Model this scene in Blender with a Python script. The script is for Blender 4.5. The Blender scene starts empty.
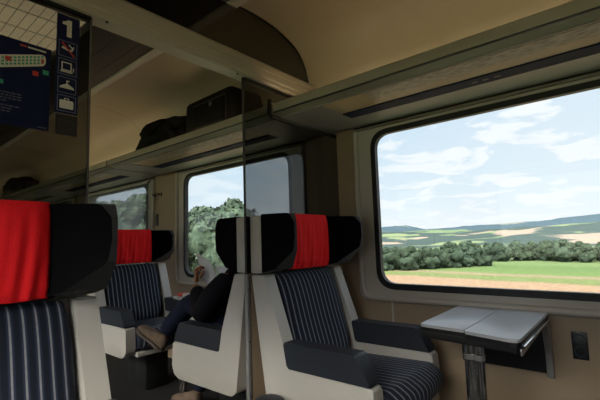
import bpy, bmesh, math, random
from mathutils import Vector, Matrix, noise
random.seed(4)
S = bpy.context.scene
COL = S.collection
R = math.radians
PI = math.pi

# ------------------------------------------------------------------ camera
EYE = 1.12
yaw, pit, rol, FPX = R(39.87), R(5.89), R(-1.88), 393.0
fw = Vector((-math.sin(yaw)*math.cos(pit), math.cos(yaw)*math.cos(pit), math.sin(pit)))
r0 = Vector((math.cos(yaw), math.sin(yaw), 0)); u0 = r0.cross(fw)
rr = r0*math.cos(rol) + u0*math.sin(rol); uu = -r0*math.sin(rol) + u0*math.cos(rol)
cd = bpy.data.cameras.new('camera'); cam = bpy.data.objects.new('camera', cd); COL.objects.link(cam)
cam.matrix_world = Matrix(((rr.x, uu.x, -fw.x, 0), (rr.y, uu.y, -fw.y, 0), (rr.z, uu.z, -fw.z, EYE), (0, 0, 0, 1)))
cd.sensor_width = 36.0; cd.lens = 36.0*FPX/600.0; cd.clip_start = 0.02; cd.clip_end = 6000
S.camera = cam
S.view_settings.view_transform = 'Standard'
S.view_settings.look = 'None'
S.view_settings.gamma = 1.0
S.view_settings.use_curve_mapping = False
S.view_settings.exposure = 0.55

# ------------------------------------------------------------------ world: part-clouded sky, added unseen glow on the far (-Y) side to light the interior
w = bpy.data.worlds.new('sky'); S.world = w; w.use_nodes = True
nt = w.node_tree; N = nt.nodes; LK = nt.links
for n in list(N): N.remove(n)
def nd(t, **k):
    n = N.new(t)
    for a, b in k.items(): setattr(n, a, b)
    return n
tc = nd('ShaderNodeTexCoord'); sx = nd('ShaderNodeSeparateXYZ'); LK.new(tc.outputs['Generated'], sx.inputs[0])
def mth(op, a, b=None, clamp=False, c=None):
    m = nd('ShaderNodeMath', operation=op, use_clamp=clamp)
    for i, v in enumerate((a, b, c)):
        if v is None: continue
        if isinstance(v, (int, float)): m.inputs[i].default_value = v
        else: LK.new(v, m.inputs[i])
    return m.outputs[0]
zc = mth('MAXIMUM', sx.outputs['Z'], 0.0)
den = mth('ADD', zc, 0.16)
px = mth('DIVIDE', sx.outputs['X'], den); py = mth('DIVIDE', sx.outputs['Y'], den)
cb = nd('ShaderNodeCombineXYZ'); LK.new(px, cb.inputs[0]); LK.new(py, cb.inputs[1])
n1 = nd('ShaderNodeTexNoise'); n1.inputs['Scale'].default_value = 2.3; n1.inputs['Detail'].default_value = 7; n1.inputs['Roughness'].default_value = 0.56; n1.inputs['Distortion'].default_value = 0.35
LK.new(cb.outputs[0], n1.inputs['Vector'])
cl = nd('ShaderNodeMapRange', interpolation_type='SMOOTHSTEP'); LK.new(n1.outputs['Fac'], cl.inputs[0])
cl.inputs['From Min'].default_value = 0.45; cl.inputs['From Max'].default_value = 0.57
gr = nd('ShaderNodeValToRGB'); LK.new(zc, gr.inputs[0])
e = gr.color_ramp.elements; e[0].position = 0.0; e[0].color = (0.80, 0.88, 0.93, 1)
e[1].position = 0.9; e[1].color = (0.16, 0.36, 0.66, 1)
q = e.new(0.14); q.color = (0.60, 0.77, 0.89, 1)
q = e.new(0.38); q.color = (0.36, 0.58, 0.80, 1)
# whiter towards +X (looking out of the near window), bluer towards -X
az = nd('ShaderNodeMapRange'); LK.new(sx.outputs['X'], az.inputs[0]); az.inputs['From Min'].default_value = -0.9; az.inputs['From Max'].default_value = -0.1
az.inputs['To Min'].default_value = 0.10; az.inputs['To Max'].default_value = 0.95
veil = mth('MULTIPLY', az.outputs[0], 0.55)
cloudf = mth('MAXIMUM', mth('MULTIPLY', cl.outputs[0], mth('ADD', az.outputs[0], 0.30, True)), veil, True)
low = nd('ShaderNodeMapRange'); LK.new(zc, low.inputs[0]); low.inputs['From Min'].default_value = 0.0; low.inputs['From Max'].default_value = 0.13
low.inputs['To Min'].default_value = 0.8; low.inputs['To Max'].default_value = 0.0
cloudf = mth('MAXIMUM', cloudf, low.outputs[0], True)
mx = nd('ShaderNodeMixRGB'); LK.new(cloudf, mx.inputs[0]); LK.new(gr.outputs[0], mx.inputs[1]); mx.inputs[2].default_value = (0.90, 0.94, 0.97, 1)
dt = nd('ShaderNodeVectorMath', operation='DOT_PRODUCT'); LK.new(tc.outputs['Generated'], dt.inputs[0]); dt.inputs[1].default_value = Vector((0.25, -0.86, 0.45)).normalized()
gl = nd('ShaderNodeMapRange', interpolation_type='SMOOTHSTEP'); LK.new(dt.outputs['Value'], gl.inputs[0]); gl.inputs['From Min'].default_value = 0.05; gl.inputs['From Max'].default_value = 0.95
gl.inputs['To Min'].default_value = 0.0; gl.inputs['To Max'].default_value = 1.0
up = nd('ShaderNodeMapRange'); LK.new(sx.outputs['Z'], up.inputs[0]); up.inputs['From Min'].default_value = -0.05; up.inputs['From Max'].default_value = 0.0
up.inputs['To Min'].default_value = 0.35; up.inputs['To Max'].default_value = 1.0
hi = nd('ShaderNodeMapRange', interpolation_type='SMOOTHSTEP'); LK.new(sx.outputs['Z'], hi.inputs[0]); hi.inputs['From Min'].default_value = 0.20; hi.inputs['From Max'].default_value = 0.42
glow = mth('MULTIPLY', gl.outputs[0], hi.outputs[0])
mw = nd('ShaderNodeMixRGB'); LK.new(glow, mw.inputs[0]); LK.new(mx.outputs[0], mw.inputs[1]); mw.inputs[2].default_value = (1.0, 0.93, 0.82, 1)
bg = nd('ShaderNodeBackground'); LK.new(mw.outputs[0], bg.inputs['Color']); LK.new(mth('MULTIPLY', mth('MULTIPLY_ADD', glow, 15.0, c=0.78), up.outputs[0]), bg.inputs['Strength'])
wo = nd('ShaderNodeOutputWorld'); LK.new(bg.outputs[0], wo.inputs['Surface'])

# sun, high behind thin cloud: lights the land outside
sd = bpy.data.lights.new('sun', 'SUN'); so = bpy.data.objects.new('sun', sd); COL.objects.link(so)
sd.energy = 0.9; sd.angle = R(6); sd.color = (1.0, 0.93, 0.82)
so.rotation_euler = Vector((-0.25, 0.5, -0.86)).to_track_quat('-Z', 'Y').to_euler()

# ------------------------------------------------------------------ dimensions
WALL = 2.25; LEFT = -0.80; MID = (WALL+LEFT)/2
PART = -1.53; PITCH = 2.12; WC = -0.54
X0, X1 = -13.2, 2.75
BAYS = [1, 0, -1, -2, -3, -4, -5]          # bay k has its window centred at WC + k*PITCH

# daylight portals in the window openings
for k in (1, 0, -1, -2):
    for side in (0, 1):
        if k == 1 and side == 1: continue
        ld = bpy.data.lights.new('window_portal', 'AREA'); ld.shape = 'RECTANGLE'; ld.size = 1.42; ld.size_y = 0.99
        ld.cycles.is_portal = True
        lo = bpy.data.objects.new('window_portal', ld); COL.objects.link(lo)
        y = WALL+0.10 if side else LEFT-0.10
        lo.location = (WC+k*PITCH, y, 1.305)
        lo.rotation_euler = Vector((0, -1 if side else 1, 0)).to_track_quat('-Z', 'Z').to_euler()

# ------------------------------------------------------------------ materials
def mat(name, col, rough=0.6, metal=0.0, noise_amt=0.0, nscale=40, bump=0.0, coat=0.0, spec=0.5, sheen=0.0):
    m = bpy.data.materials.new(name); m.use_nodes = True; t = m.node_tree; b = t.nodes['Principled BSDF']
    b.inputs['Base Color'].default_value = (*col, 1); b.inputs['Roughness'].default_value = rough; b.inputs['Metallic'].default_value = metal
    b.inputs['Specular IOR Level'].default_value = spec; b.inputs['Coat Weight'].default_value = coat
    if sheen: b.inputs['Sheen Weight'].default_value = sheen
    t_ = t.nodes.new('ShaderNodeTexCoord'); n = t.nodes.new('ShaderNodeTexNoise'); n.inputs['Scale'].default_value = nscale; n.inputs['Detail'].default_value = 4
    t.links.new(t_.outputs['Object'], n.inputs['Vector'])
    x = t.nodes.new('ShaderNodeMixRGB'); x.blend_type = 'MIX'
    x.inputs[1].default_value = (*[c*(1-noise_amt) for c in col], 1); x.inputs[2].default_value = (*[min(1, c*(1+noise_amt)) for c in col], 1)
    t.links.new(n.outputs['Fac'], x.inputs[0]); t.links.new(x.outputs[0], b.inputs['Base Color'])
    if bump:
        bp = t.nodes.new('ShaderNodeBump'); bp.inputs['Strength'].default_value = bump; bp.inputs['Distance'].default_value = 0.002
        t.links.new(n.outputs['Fac'], bp.inputs['Height']); t.links.new(bp.outputs[0], b.inputs['Normal'])
    return m

M = {}
M['beige'] = mat('beige_laminate', (0.40, 0.33, 0.235), 0.42, noise_amt=0.04, nscale=8)
M['pier'] = mat('tan_wall_laminate', (0.35, 0.26, 0.17), 0.5, noise_amt=0.04, nscale=9)
M['frame'] = mat('light_grey_window_surround', (0.54, 0.50, 0.43), 0.38, noise_amt=0.02)
M['rack'] = mat('grey_olive_rack_paint', (0.31, 0.285, 0.22), 0.4, noise_amt=0.03, nscale=10)
M['rackg'] = mat('grey_rack_underside', (0.30, 0.275, 0.265), 0.45, noise_amt=0.03, nscale=10)
M['navy'] = mat('dark_navy_strip', (0.010, 0.014, 0.045), 0.7, spec=0.2)
M['blackrub'] = mat('black_rubber', (0.010, 0.010, 0.010), 0.5)
M['ceil'] = mat('dark_brown_ceiling', (0.035, 0.024, 0.020), 0.55, noise_amt=0.1)
M['floor'] = mat('dark_carpet', (0.022, 0.021, 0.021), 0.95, noise_amt=0.5, nscale=220, bump=0.4, spec=0.2)
M['shell'] = mat('warm_grey_seat_shell', (0.46, 0.44, 0.40), 0.42, noise_amt=0.03, nscale=20)
M['pad'] = mat('slate_armrest_vinyl', (0.020, 0.024, 0.033), 0.45, noise_amt=0.1, nscale=120, bump=0.15)
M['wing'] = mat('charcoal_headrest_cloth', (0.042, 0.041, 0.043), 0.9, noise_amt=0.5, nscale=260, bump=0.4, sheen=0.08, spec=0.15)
M['wingin'] = mat('black_and_shade_headrest_cloth', (0.004, 0.004, 0.005), 0.95, noise_amt=0.3, nscale=200, bump=0.2, spec=0.05)
M['red'] = mat('red_cloth', (0.85, 0.012, 0.018), 0.8, noise_amt=0.12, nscale=160, bump=0.3, spec=0.2)
M['alu'] = mat('brushed_aluminium', (0.42, 0.41, 0.40), 0.35, metal=0.7, noise_amt=0.05)
M['profile'] = mat('grey_edge_profile', (0.19, 0.185, 0.18), 0.45, noise_amt=0.04)
M['chrome'] = mat('chrome', (0.80, 0.80, 0.80), 0.14, metal=1.0, noise_amt=0.02)
M['table'] = mat('pale_grey_table_laminate', (0.52, 0.535, 0.55), 0.28, noise_amt=0.02, nscale=200)
M['blk'] = mat('black_plastic', (0.014, 0.014, 0.015), 0.4)
M['beam'] = mat('beam_paint', (0.46, 0.41, 0.32), 0.4, noise_amt=0.03)
M['bag'] = mat('black_nylon_luggage', (0.006, 0.0055, 0.0055), 0.9, spec=0.15, noise_amt=0.3, nscale=90, bump=0.4)
M['bagpatch'] = mat('grey_luggage_tag', (0.12, 0.11, 0.10), 0.5)
M['zip'] = mat('zip_teeth', (0.03, 0.022, 0.018), 0.4)
M['jacket'] = mat('black_jacket_cloth', (0.007, 0.007, 0.010), 0.9, spec=0.15, noise_amt=0.4, nscale=30, bump=0.3)
M['jeans'] = mat('dark_blue_denim', (0.010, 0.013, 0.028), 0.9, spec=0.15, noise_amt=0.4, nscale=60, bump=0.3)
M['skin'] = mat('skin', (0.42, 0.19, 0.10), 0.55, noise_amt=0.08, nscale=40)
M['hair'] = mat('dark_hair', (0.02, 0.015, 0.012), 0.7)
M['shoe'] = mat('brown_suede', (0.13, 0.09, 0.06), 0.8, noise_amt=0.9, nscale=13, bump=0.3)
M['shoesole'] = mat('brown_rubber_sole', (0.07, 0.055, 0.045), 0.7, noise_amt=0.2)
M['paper'] = mat('white_newsprint', (0.80, 0.80, 0.79), 0.8, noise_amt=0.03, nscale=60)
M['poster'] = mat('deep_blue_poster', (0.012, 0.016, 0.052), 0.8, noise_amt=0.05, spec=0.08)
t_ = M['paper'].node_tree; b_ = t_.nodes['Principled BSDF']; tl_ = t_.nodes.new('ShaderNodeBsdfTranslucent'); tl_.inputs['Color'].default_value = (0.85, 0.85, 0.84, 1)
x_ = t_.nodes.new('ShaderNodeMixShader'); x_.inputs[0].default_value = 0.5; t_.links.new(b_.outputs[0], x_.inputs[1]); t_.links.new(tl_.outputs[0], x_.inputs[2]); t_.links.new(x_.outputs[0], t_.nodes['Material Output'].inputs[0])
M['white'] = mat('white_print', (0.62, 0.60, 0.54), 0.5)
M['greyprint'] = mat('grey_print', (0.07, 0.075, 0.11), 0.5)
M['frameprint'] = mat('light_blue_print', (0.10, 0.12, 0.20), 0.5)
M['redprint'] = mat('red_print', (0.45, 0.03, 0.02), 0.5)
M['greenprint'] = mat('green_print', (0.03, 0.30, 0.19), 0.5)
M['socket'] = mat('dark_socket_plastic', (0.016, 0.016, 0.017), 0.35)

def glass(name, tint, refl=1.0, base=0.022):
    m = bpy.data.materials.new(name); m.use_nodes = True; t = m.node_tree
    for n in list(t.nodes): t.nodes.remove(n)
    lw = t.nodes.new('ShaderNodeLayerWeight'); lw.inputs['Blend'].default_value = 0.5
    p = t.nodes.new('ShaderNodeMath'); p.operation = 'POWER'; p.inputs[1].default_value = 5; t.links.new(lw.outputs['Facing'], p.inputs[0])
    a = t.nodes.new('ShaderNodeMath'); a.operation = 'MULTIPLY_ADD'; a.inputs[1].default_value = 0.96*refl; a.inputs[2].default_value = base; t.links.new(p.outputs[0], a.inputs[0])
    tr = t.nodes.new('ShaderNodeBsdfTransparent'); tr.inputs['Color'].default_value = (*tint, 1)
    g = t.nodes.new('ShaderNodeBsdfGlossy'); g.inputs['Roughness'].default_value = 0.0
    mx_ = t.nodes.new('ShaderNodeMixShader'); t.links.new(a.outputs[0], mx_.inputs[0]); t.links.new(tr.outputs[0], mx_.inputs[1]); t.links.new(g.outputs[0], mx_.inputs[2])
    o = t.nodes.new('ShaderNodeOutputMaterial'); t.links.new(mx_.outputs[0], o.inputs[0])
    return m
M['pane'] = glass('window_glass', (0.97, 0.98, 0.98))
M['tint2'] = glass('dark_tinted_glass', (0.36, 0.36, 0.34), base=0.03)
M['tint'] = glass('grey_tinted_glass', (0.44, 0.45, 0.45), base=0.03)

def fabric():
    m = bpy.data.materials.new('navy_pinstripe_moquette'); m.use_nodes = True; t = m.node_tree; b = t.nodes['Principled BSDF']
    c = t.nodes.new('ShaderNodeTexCoord'); s = t.nodes.new('ShaderNodeSeparateXYZ'); t.links.new(c.outputs['Object'], s.inputs[0])
    def mm(op, a, bb=None, cc=None):
        n = t.nodes.new('ShaderNodeMath'); n.operation = op
        for i, v in enumerate((a, bb, cc)):
            if v is None: continue
            if isinstance(v, (int, float)): n.inputs[i].default_value = v
            else: t.links.new(v, n.inputs[i])
        return n.outputs[0]
    y = mm('ADD', s.outputs['Y'], 10.0)
    f = mm('FRACT', mm('DIVIDE', y, 0.034)); d = mm('ABSOLUTE', mm('SUBTRACT', f, 0.5))
    def band(lo, hi):
        r = t.nodes.new('ShaderNodeMapRange'); t.links.new(d, r.inputs[0]); r.inputs['From Min'].default_value = lo; r.inputs['From Max'].default_value = hi
        r.inputs['To Min'].default_value = 1; r.inputs['To Max'].default_value = 0; r.interpolation_type = 'SMOOTHSTEP'; return r.outputs[0]
    thin = band(0.05, 0.10); wide = band(0.12, 0.34)
    n = t.nodes.new('ShaderNodeTexNoise'); n.inputs['Scale'].default_value = 300; t.links.new(c.outputs['Object'], n.inputs['Vector'])
    n2 = t.nodes.new('ShaderNodeTexNoise'); n2.inputs['Scale'].default_value = 60; t.links.new(c.outputs['Object'], n2.inputs['Vector'])
    x0 = t.nodes.new('ShaderNodeMixRGB'); t.links.new(n.outputs['Fac'], x0.inputs[0]); x0.inputs[1].default_value = (0.003, 0.004, 0.008, 1); x0.inputs[2].default_value = (0.010, 0.014, 0.027, 1)
    x1 = t.nodes.new('ShaderNodeMixRGB'); t.links.new(mm('MULTIPLY', wide, 0.5), x1.inputs[0]); t.links.new(x0.outputs[0], x1.inputs[1]); x1.inputs[2].default_value = (0.045, 0.062, 0.11, 1)
    x2 = t.nodes.new('ShaderNodeMixRGB'); t.links.new(mm('MULTIPLY', thin, mm('MULTIPLY_ADD', n2.outputs['Fac'], 0.6, 0.5)), x2.inputs[0]); t.links.new(x1.outputs[0], x2.inputs[1]); x2.inputs[2].default_value = (0.27, 0.28, 0.30, 1)
    t.links.new(x2.outputs[0], b.inputs['Base Color']); b.inputs['Roughness'].default_value = 0.8; b.inputs['Specular IOR Level'].default_value = 0.2; b.inputs['Sheen Weight'].default_value = 0.10
    b.inputs['Sheen Tint'].default_value = (0.7, 0.8, 1, 1)
    bp = t.nodes.new('ShaderNodeBump'); bp.inputs['Strength'].default_value = 0.4; bp.inputs['Distance'].default_value = 0.002; t.links.new(n.outputs['Fac'], bp.inputs['Height']); t.links.new(bp.outputs[0], b.inputs['Normal'])
    return m
M['fabric'] = fabric()

def emis(name, col, st):
    m = bpy.data.materials.new(name); m.use_nodes = True; t = m.node_tree; b = t.nodes['Principled BSDF']
    b.inputs['Base Color'].default_value = (*col, 1); b.inputs['Emission Color'].default_value = (*col, 1); b.inputs['Emission Strength'].default_value = st
    return m
M['coveglow'] = emis('added_cove_glow', (1.0, 0.76, 0.46), 6.0)
M['lamp'] = emis('lit_lamp_diffuser', (1.0, 0.78, 0.44), 0.45)

# ------------------------------------------------------------------ mesh helpers
def mk(name, bm, m, parent=None, smooth=35, loc=None):
    me = bpy.data.meshes.new(name)
    bmesh.ops.recalc_face_normals(bm, faces=bm.faces[:])
    bm.to_mesh(me); bm.free()
    ms = m if isinstance(m, (list, tuple)) else [m]
    for q_ in ms: me.materials.append(q_)
    if smooth:
        for p in me.polygons: p.use_smooth = True
        me.set_sharp_from_angle(angle=R(smooth))
    o = bpy.data.objects.new(name, me); COL.objects.link(o)
    if parent: o.parent = parent
    if loc: o.location = loc
    return o
def box(bm, lo, hi, bev=0.0, seg=2, mi=0):
    lo = Vector(lo); hi = Vector(hi)
    r = bmesh.ops.create_cube(bm, size=1.0, matrix=Matrix.Translation((lo+hi)/2) @ Matrix.Diagonal((*(hi-lo), 1)))
    vs = r['verts']; fs = list({f for v in vs for f in v.link_faces}); 
    for f in fs: f.material_index = mi
    if bev:
        es = list({e_ for v in vs for e_ in v.link_edges})
        bmesh.ops.bevel(bm, geom=es, offset=bev, segments=seg, affect='EDGES', profile=0.5)
def prism(bm, poly, axis, a, b, bev=0.0, seg=2, mi=0):
    """poly of 2D points; axis 'y': (x,z), 'x': (y,z), 'z': (x,y)"""
    def P(p, t):
        return Vector((p[0], t, p[1])) if axis == 'y' else Vector((t, p[0], p[1])) if axis == 'x' else Vector((p[0], p[1], t))
    va = [bm.verts.new(P(p, a)) for p in poly]; vb = [bm.verts.new(P(p, b)) for p in poly]
    n = len(poly); fs = [bm.faces.new(va), bm.faces.new(vb[::-1])]
    for i in range(n): fs.append(bm.faces.new((va[i], vb[i], vb[(i+1) % n], va[(i+1) % n])))
    for f in fs: f.material_index = mi
    if bev:
        es = list({e_ for f in fs for e_ in f.edges})
        bmesh.ops.bevel(bm, geom=es, offset=bev, segments=seg, affect='EDGES', profile=0.5)
    return va, vb
def roundpoly(pts, rads, seg=5):
    out = []; n = len(pts)
    if not isinstance(rads, (list, tuple)): rads = [rads]*n
    for i in range(n):
        p = Vector(pts[i]); a = (Vector(pts[i-1])-p); b = (Vector(pts[(i+1) % n])-p); r_ = rads[i]
        if r_ <= 0: out.append(tuple(p)); continue
        la, lb = a.length, b.length; a.normalize(); b.normalize()
        ang = a.angle(b); d = min(r_/math.tan(ang/2), la*0.49, lb*0.49)
        p0 = p+a*d; p1 = p+b*d
        for s in range(seg+1):
            t = s/seg; out.append(tuple(p0*(1-t)**2 + p*2*t*(1-t) + p1*t*t))
    return out
def tube(bm, pts, rad, n=10, cap=True, mi=0):
    pts = [Vector(p) for p in pts]; rings = []
    rads = rad if isinstance(rad, (list, tuple)) else [rad]*len(pts)
    up_ = Vector((0, 0, 1))
    for i, p in enumerate(pts):
        t = (pts[min(i+1, len(pts)-1)]-pts[max(i-1, 0)]).normalized()
        a = t.cross(up_ if abs(t.z) < 0.95 else Vector((1, 0, 0))).normalized(); b = t.cross(a).normalized()
        rings.append([bm.verts.new(p+(a*math.cos(2*PI*j/n)+b*math.sin(2*PI*j/n))*rads[i]) for j in range(n)])
    for i in range(len(rings)-1):
        for j in range(n):
            f = bm.faces.new((rings[i][j], rings[i][(j+1) % n], rings[i+1][(j+1) % n], rings[i+1][j])); f.material_index = mi
    if cap:
        bm.faces.new(rings[0][::-1]).material_index = mi; bm.faces.new(rings[-1]).material_index = mi
def plate(bm, outer, holes, axis, a, b, mi=0):
    """plate with holes, extruded along an axis between a and b"""
    def P(p, t):
        return Vector((p[0], t, p[1])) if axis == 'y' else Vector((t, p[0], p[1])) if axis == 'x' else Vector((p[0], p[1], t))
    tb = bmesh.new(); edges = []
    for loop in [outer]+holes:
        vs = [tb.verts.new(P(p, a)) for p in loop]
        edges += [tb.edges.new((vs[i], vs[(i+1) % len(vs)])) for i in range(len(vs))]
    bmesh.ops.triangle_fill(tb, use_beauty=True, use_dissolve=False, edges=edges)
    r = bmesh.ops.extrude_face_region(tb, geom=tb.faces[:])
    d = P((0, 0), b)-P((0, 0), a)
    for v in [g for g in r['geom'] if isinstance(g, bmesh.types.BMVert)]: v.co += d
    me = bpy.data.meshes.new('tmp'); tb.to_mesh(me); tb.free()
    k0 = len(bm.faces); bm.from_mesh(me); bpy.data.meshes.remove(me); bm.faces.ensure_lookup_table()
    for f in bm.faces[k0:]: f.material_index = mi
def rrect(x0, z0, x1, z1, r_, seg=8):
    return roundpoly([(x0, z0), (x1, z0), (x1, z1), (x0, z1)], r_, seg)
def tag(o, label=None, cat=None, group=None, kind=None):
    if label: o['label'] = label
    if cat: o['category'] = cat
    if group: o['group'] = group
    if kind: o['kind'] = kind
    return o
def empty(name, loc=(0, 0, 0), rz=0.0):
    o = bpy.data.objects.new(name, None); COL.objects.link(o); o.location = loc; o.rotation_euler = (0, 0, rz); o.empty_display_size = 0.1
    return o
def dup(root, loc, rz, label, group=None):
    r = root.copy(); COL.objects.link(r); r.location = loc; r.rotation_euler = (0, 0, rz)
    if label: r['label'] = label
    if group: r['group'] = group
    for ch in list(root.children):
        c = ch.copy(); COL.objects.link(c); c.parent = r
        for g in list(ch.children):
            d = g.copy(); COL.objects.link(d); d.parent = c
    return r
def st(o): return tag(o, kind='structure')

# ------------------------------------------------------------------ SETTING
bm = bmesh.new(); box(bm, (X0, LEFT-0.1, -0.08), (X1, WALL+0.1, 0)); st(mk('floor', bm, M['floor'], smooth=0))
WZ0, WZ1 = 0.805, 1.812                       # opening behind the gasket
def opening(k, grow=0.0):
    c = WC+k*PITCH
    return rrect(c-0.714-grow, WZ0-grow, c+0.714+grow, WZ1+grow, 0.125+grow, 8)
for side in (0, 1):
    bm = bmesh.new()
    plate(bm, [(X0, 0), (X1, 0), (X1, 2.5), (X0, 2.5)], [opening(k) for k in BAYS], 'y', *( (WALL, WALL+0.03) if side else (LEFT-0.03, LEFT)))
    st(mk('wall_right' if side else 'wall_left', bm, M['pier'], smooth=0))
bm = bmesh.new(); box(bm, (X0-0.08, LEFT-0.1, 0), (X0, WALL+0.1, 2.5)); st(mk('wall_rear', bm, M['pier'], smooth=0))
bm = bmesh.new(); box(bm, (X1, LEFT-0.1, 0), (X1+0.08, WALL+0.1, 2.5)); st(mk('wall_front', bm, M['pier'], smooth=0))
bm = bmesh.new(); box(bm, (X0-0.1, LEFT-0.2, 2.5), (X1+0.1, WALL+0.2, 2.6)); st(mk('roof', bm, M['blk'], smooth=0))

# dark centre ceiling with fine louvre grooves
bm = bmesh.new()
yA, yB = 2*MID-1.335, 1.335
n_s = 9
for i in range(n_s):
    a = yA+(yB-yA)*i/n_s
    box(bm, (X0, a+0.002, 2.400), (X1, a+(yB-yA)/n_s-0.002, 2.42))
box(bm, (X0, yA, 2.41), (X1, yB, 2.44))
st(mk('ceiling', bm, M['ceil'], smooth=0))
# curved beige coves above the racks
prof = [(2.245, 1.90), (2.16, 1.95), (2.03, 2.02), (1.965, 2.105), (1.945, 2.19), (1.915, 2.265), (1.86, 2.325), (1.78, 2.365), (1.68, 2.393), (1.566, 2.408), (1.45, 2.410), (1.345, 2.405)]
def smoothp(p, it=1):
    for _ in range(it):
        q_ = [p[0]]
        for i in range(len(p)-1):
            a, b = Vector(p[i]), Vector(p[i+1]); q_ += [tuple(a*0.75+b*0.25), tuple(a*0.25+b*0.75)]
        q_.append(p[-1]); p = q_
    return p
sp = smoothp(prof, 2)
for side in (1, 0):
    bm = bmesh.new()
    loop = sp+[(p[0]+0.004, p[1]+0.012) for p in reversed(sp)]
    if not side: loop = [(2*MID-p[0], p[1]) for p in loop]
    xs = [X0]+[PART-0.0+j*PITCH for j in range(-5, 3)]+[X1]
    for i in range(len(xs)-1):
        prism(bm, loop, 'x', xs[i]+0.0015, xs[i+1]-0.0015)
    st(mk('cove_'+('right' if side else 'left'), bm, M['beige'], smooth=50))
    bm = bmesh.new()
    y0 = 1.292 if side else 2*MID-1.352
    box(bm, (X0, y0, 2.385), (X1, y0+0.060, 2.415), 0.008)
    st(mk('trim_%d' % (1+side), bm, M['frame'], smooth=50))

# windows: surround, gasket, pane; then the extra fittings over them
nw = 0
for side in (1, 0):
    for k in BAYS:
        nw += 1
        c = WC+k*PITCH
        sg = -1 if side else 1; Y = WALL if side else LEFT
        def yy(d): return Y+sg*d            # d into the carriage
        bm = bmesh.new()
        outer = roundpoly([(c-0.845, 0.735), (c+0.845, 0.735), (c+0.845, 1.832), (c-0.845, 1.832)], [0.07, 0.07, 0.0, 0.0], 6)
        a_, b_ = sorted((yy(0.0005), yy(0.012)))
        plate(bm, outer, [opening(k, 0.0)], 'y', a_, b_)
        # raised rounded border around the surround
        ring = [(c-0.825, 1.83), (c-0.825, 0.80), (c-0.79, 0.755), (c-0.75, 0.748), (c+0.75, 0.748), (c+0.79, 0.755), (c+0.825, 0.80), (c+0.825, 1.83)]
        ring = smoothp(ring, 2)
        tube(bm, [(p[0], yy(0.012), p[1]) for p in ring], 0.020, 10)
        f = st(mk('window_%d' % nw, bm, M['frame'], smooth=40))
        bm = bmesh.new()
        a_, b_ = sorted((yy(-0.022), yy(0.014)))
        plate(bm, opening(k, 0.003), [rrect(c-0.684, 0.838, c+0.684, 1.782, 0.098, 8)], 'y', a_, b_)
        mk('gasket', bm, M['blackrub'], f, smooth=40)
        bm = bmesh.new(); a_, b_ = sorted((yy(-0.010), yy(-0.004)))
        plate(bm, rrect(c-0.688, 0.834, c+0.688, 1.786, 0.098, 8), [], 'y', a_, b_)
        mk('pane', bm, M['pane'], f, smooth=0)
        bm = bmesh.new(); a_, b_ = sorted((yy(0.0005), yy(0.018)))
        box(bm, (c-0.84, a_, 1.8365), (c+0.84, b_, 1.850), 0.004)
        mk('top_rail', bm, M['rack'], f, smooth=40)
        bm = bmesh.new(); a_, b_ = sorted((yy(0.0005), yy(0.006)))
        box(bm, (c-0.84, a_, 1.850), (c+0.84, b_, 1.885)); box(bm, (c-0.84, a_, 1.8325), (c+0.84, b_, 1.8365))
        mk('painted_shadow_gap', bm, M['blackrub'], f, smooth=0)  # black strips painted for the shade above and below the rail

# ------------------------------------------------------------------ PARTITION with header beam
gp = empty('glass_partition', (PART, MID, 0))
tag(gp, 'tinted glass partition hung under the beige beam across the carriage', 'partition')
def pl(bm, poly, x0, x1): prism(bm, [(p[0]-MID, p[1]) for p in poly], 'x', x0, x1)
bm = bmesh.new()
pl(bm, [(1.387, 0.30), (2.246, 0.30), (2.246, 1.845), (1.592, 1.845), (1.592, 1.925), (2.10, 1.925), (2.02, 2.01), (1.387, 2.01)], -0.005, 0.005)
mk('glass_pane', bm, M['tint'], gp, smooth=0)
bm = bmesh.new()
lw_ = 2*MID
pl(bm, [(0.598, 0.30), (LEFT+0.004, 0.30), (LEFT+0.004, 1.845), (lw_-1.592, 1.845), (lw_-1.592, 1.925), (lw_-2.10, 1.925), (lw_-2.02, 2.01), (0.598, 2.01)], -0.005, 0.005)
mk('glass_pane', bm, M['tint'], gp, smooth=0)
bm = bmesh.new()
up_prof = [p for p in sp if p[1] > 2.12]
poly = [(p[0]-0.006, p[1]-0.006) for p in up_prof]; poly = [(1.955, 2.115)]+poly+[(1.30, 2.38)]
poly = poly+[(lw_-p[0], p[1]) for p in reversed(poly)]
pl(bm, poly, -0.005, 0.005)
mk('upper_glass_pane', bm, M['tint2'], gp, smooth=0)
# thin black rubber along the cove
bm = bmesh.new(); tube(bm, [(0.0, p[0]-MID-0.004, p[1]-0.004) for p in up_prof], 0.006, 6)
tube(bm, [(0.0, lw_-p[0]-MID+0.004, p[1]-0.004) for p in up_prof], 0.006, 6)
mk('rubber_seal', bm, M['blackrub'], gp)
# beam: stepped section in x,z along y
bm = bmesh.new()
bp_ = [(-0.045, 2.005), (0.030, 2.005), (0.038, 2.012), (0.038, 2.030), (0.046, 2.036), (0.046, 2.062), (0.041, 2.066), (0.041, 2.070), (0.046, 2.074), (0.046, 2.105), (0.036, 2.118), (-0.045, 2.118)]
prism(bm, bp_, 'y', LEFT+0.20-MID, 1.995-MID)
beam = mk('beam', bm, M['beam'], gp, smooth=25)
bm = bmesh.new()
box(bm, (-0.012, LEFT+0.19-MID, 1.998), (0.012, 0.6-MID, 2.006)); box(bm, (-0.012, 1.385-MID, 1.998), (0.012, 1.99-MID, 2.006))
mk('clamp_rail', bm, M['blackrub'], beam, smooth=0)
for yy_ in (0.655, 1.33):
    bm = bmesh.new(); bmesh.ops.create_cone(bm, cap_ends=True, segments=12, radius1=0.006, radius2=0.006, depth=0.004, matrix=Matrix.Translation((0.018, yy_-MID, 2.004)))
    mk('screw', bm, M['blackrub'], beam)
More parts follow.
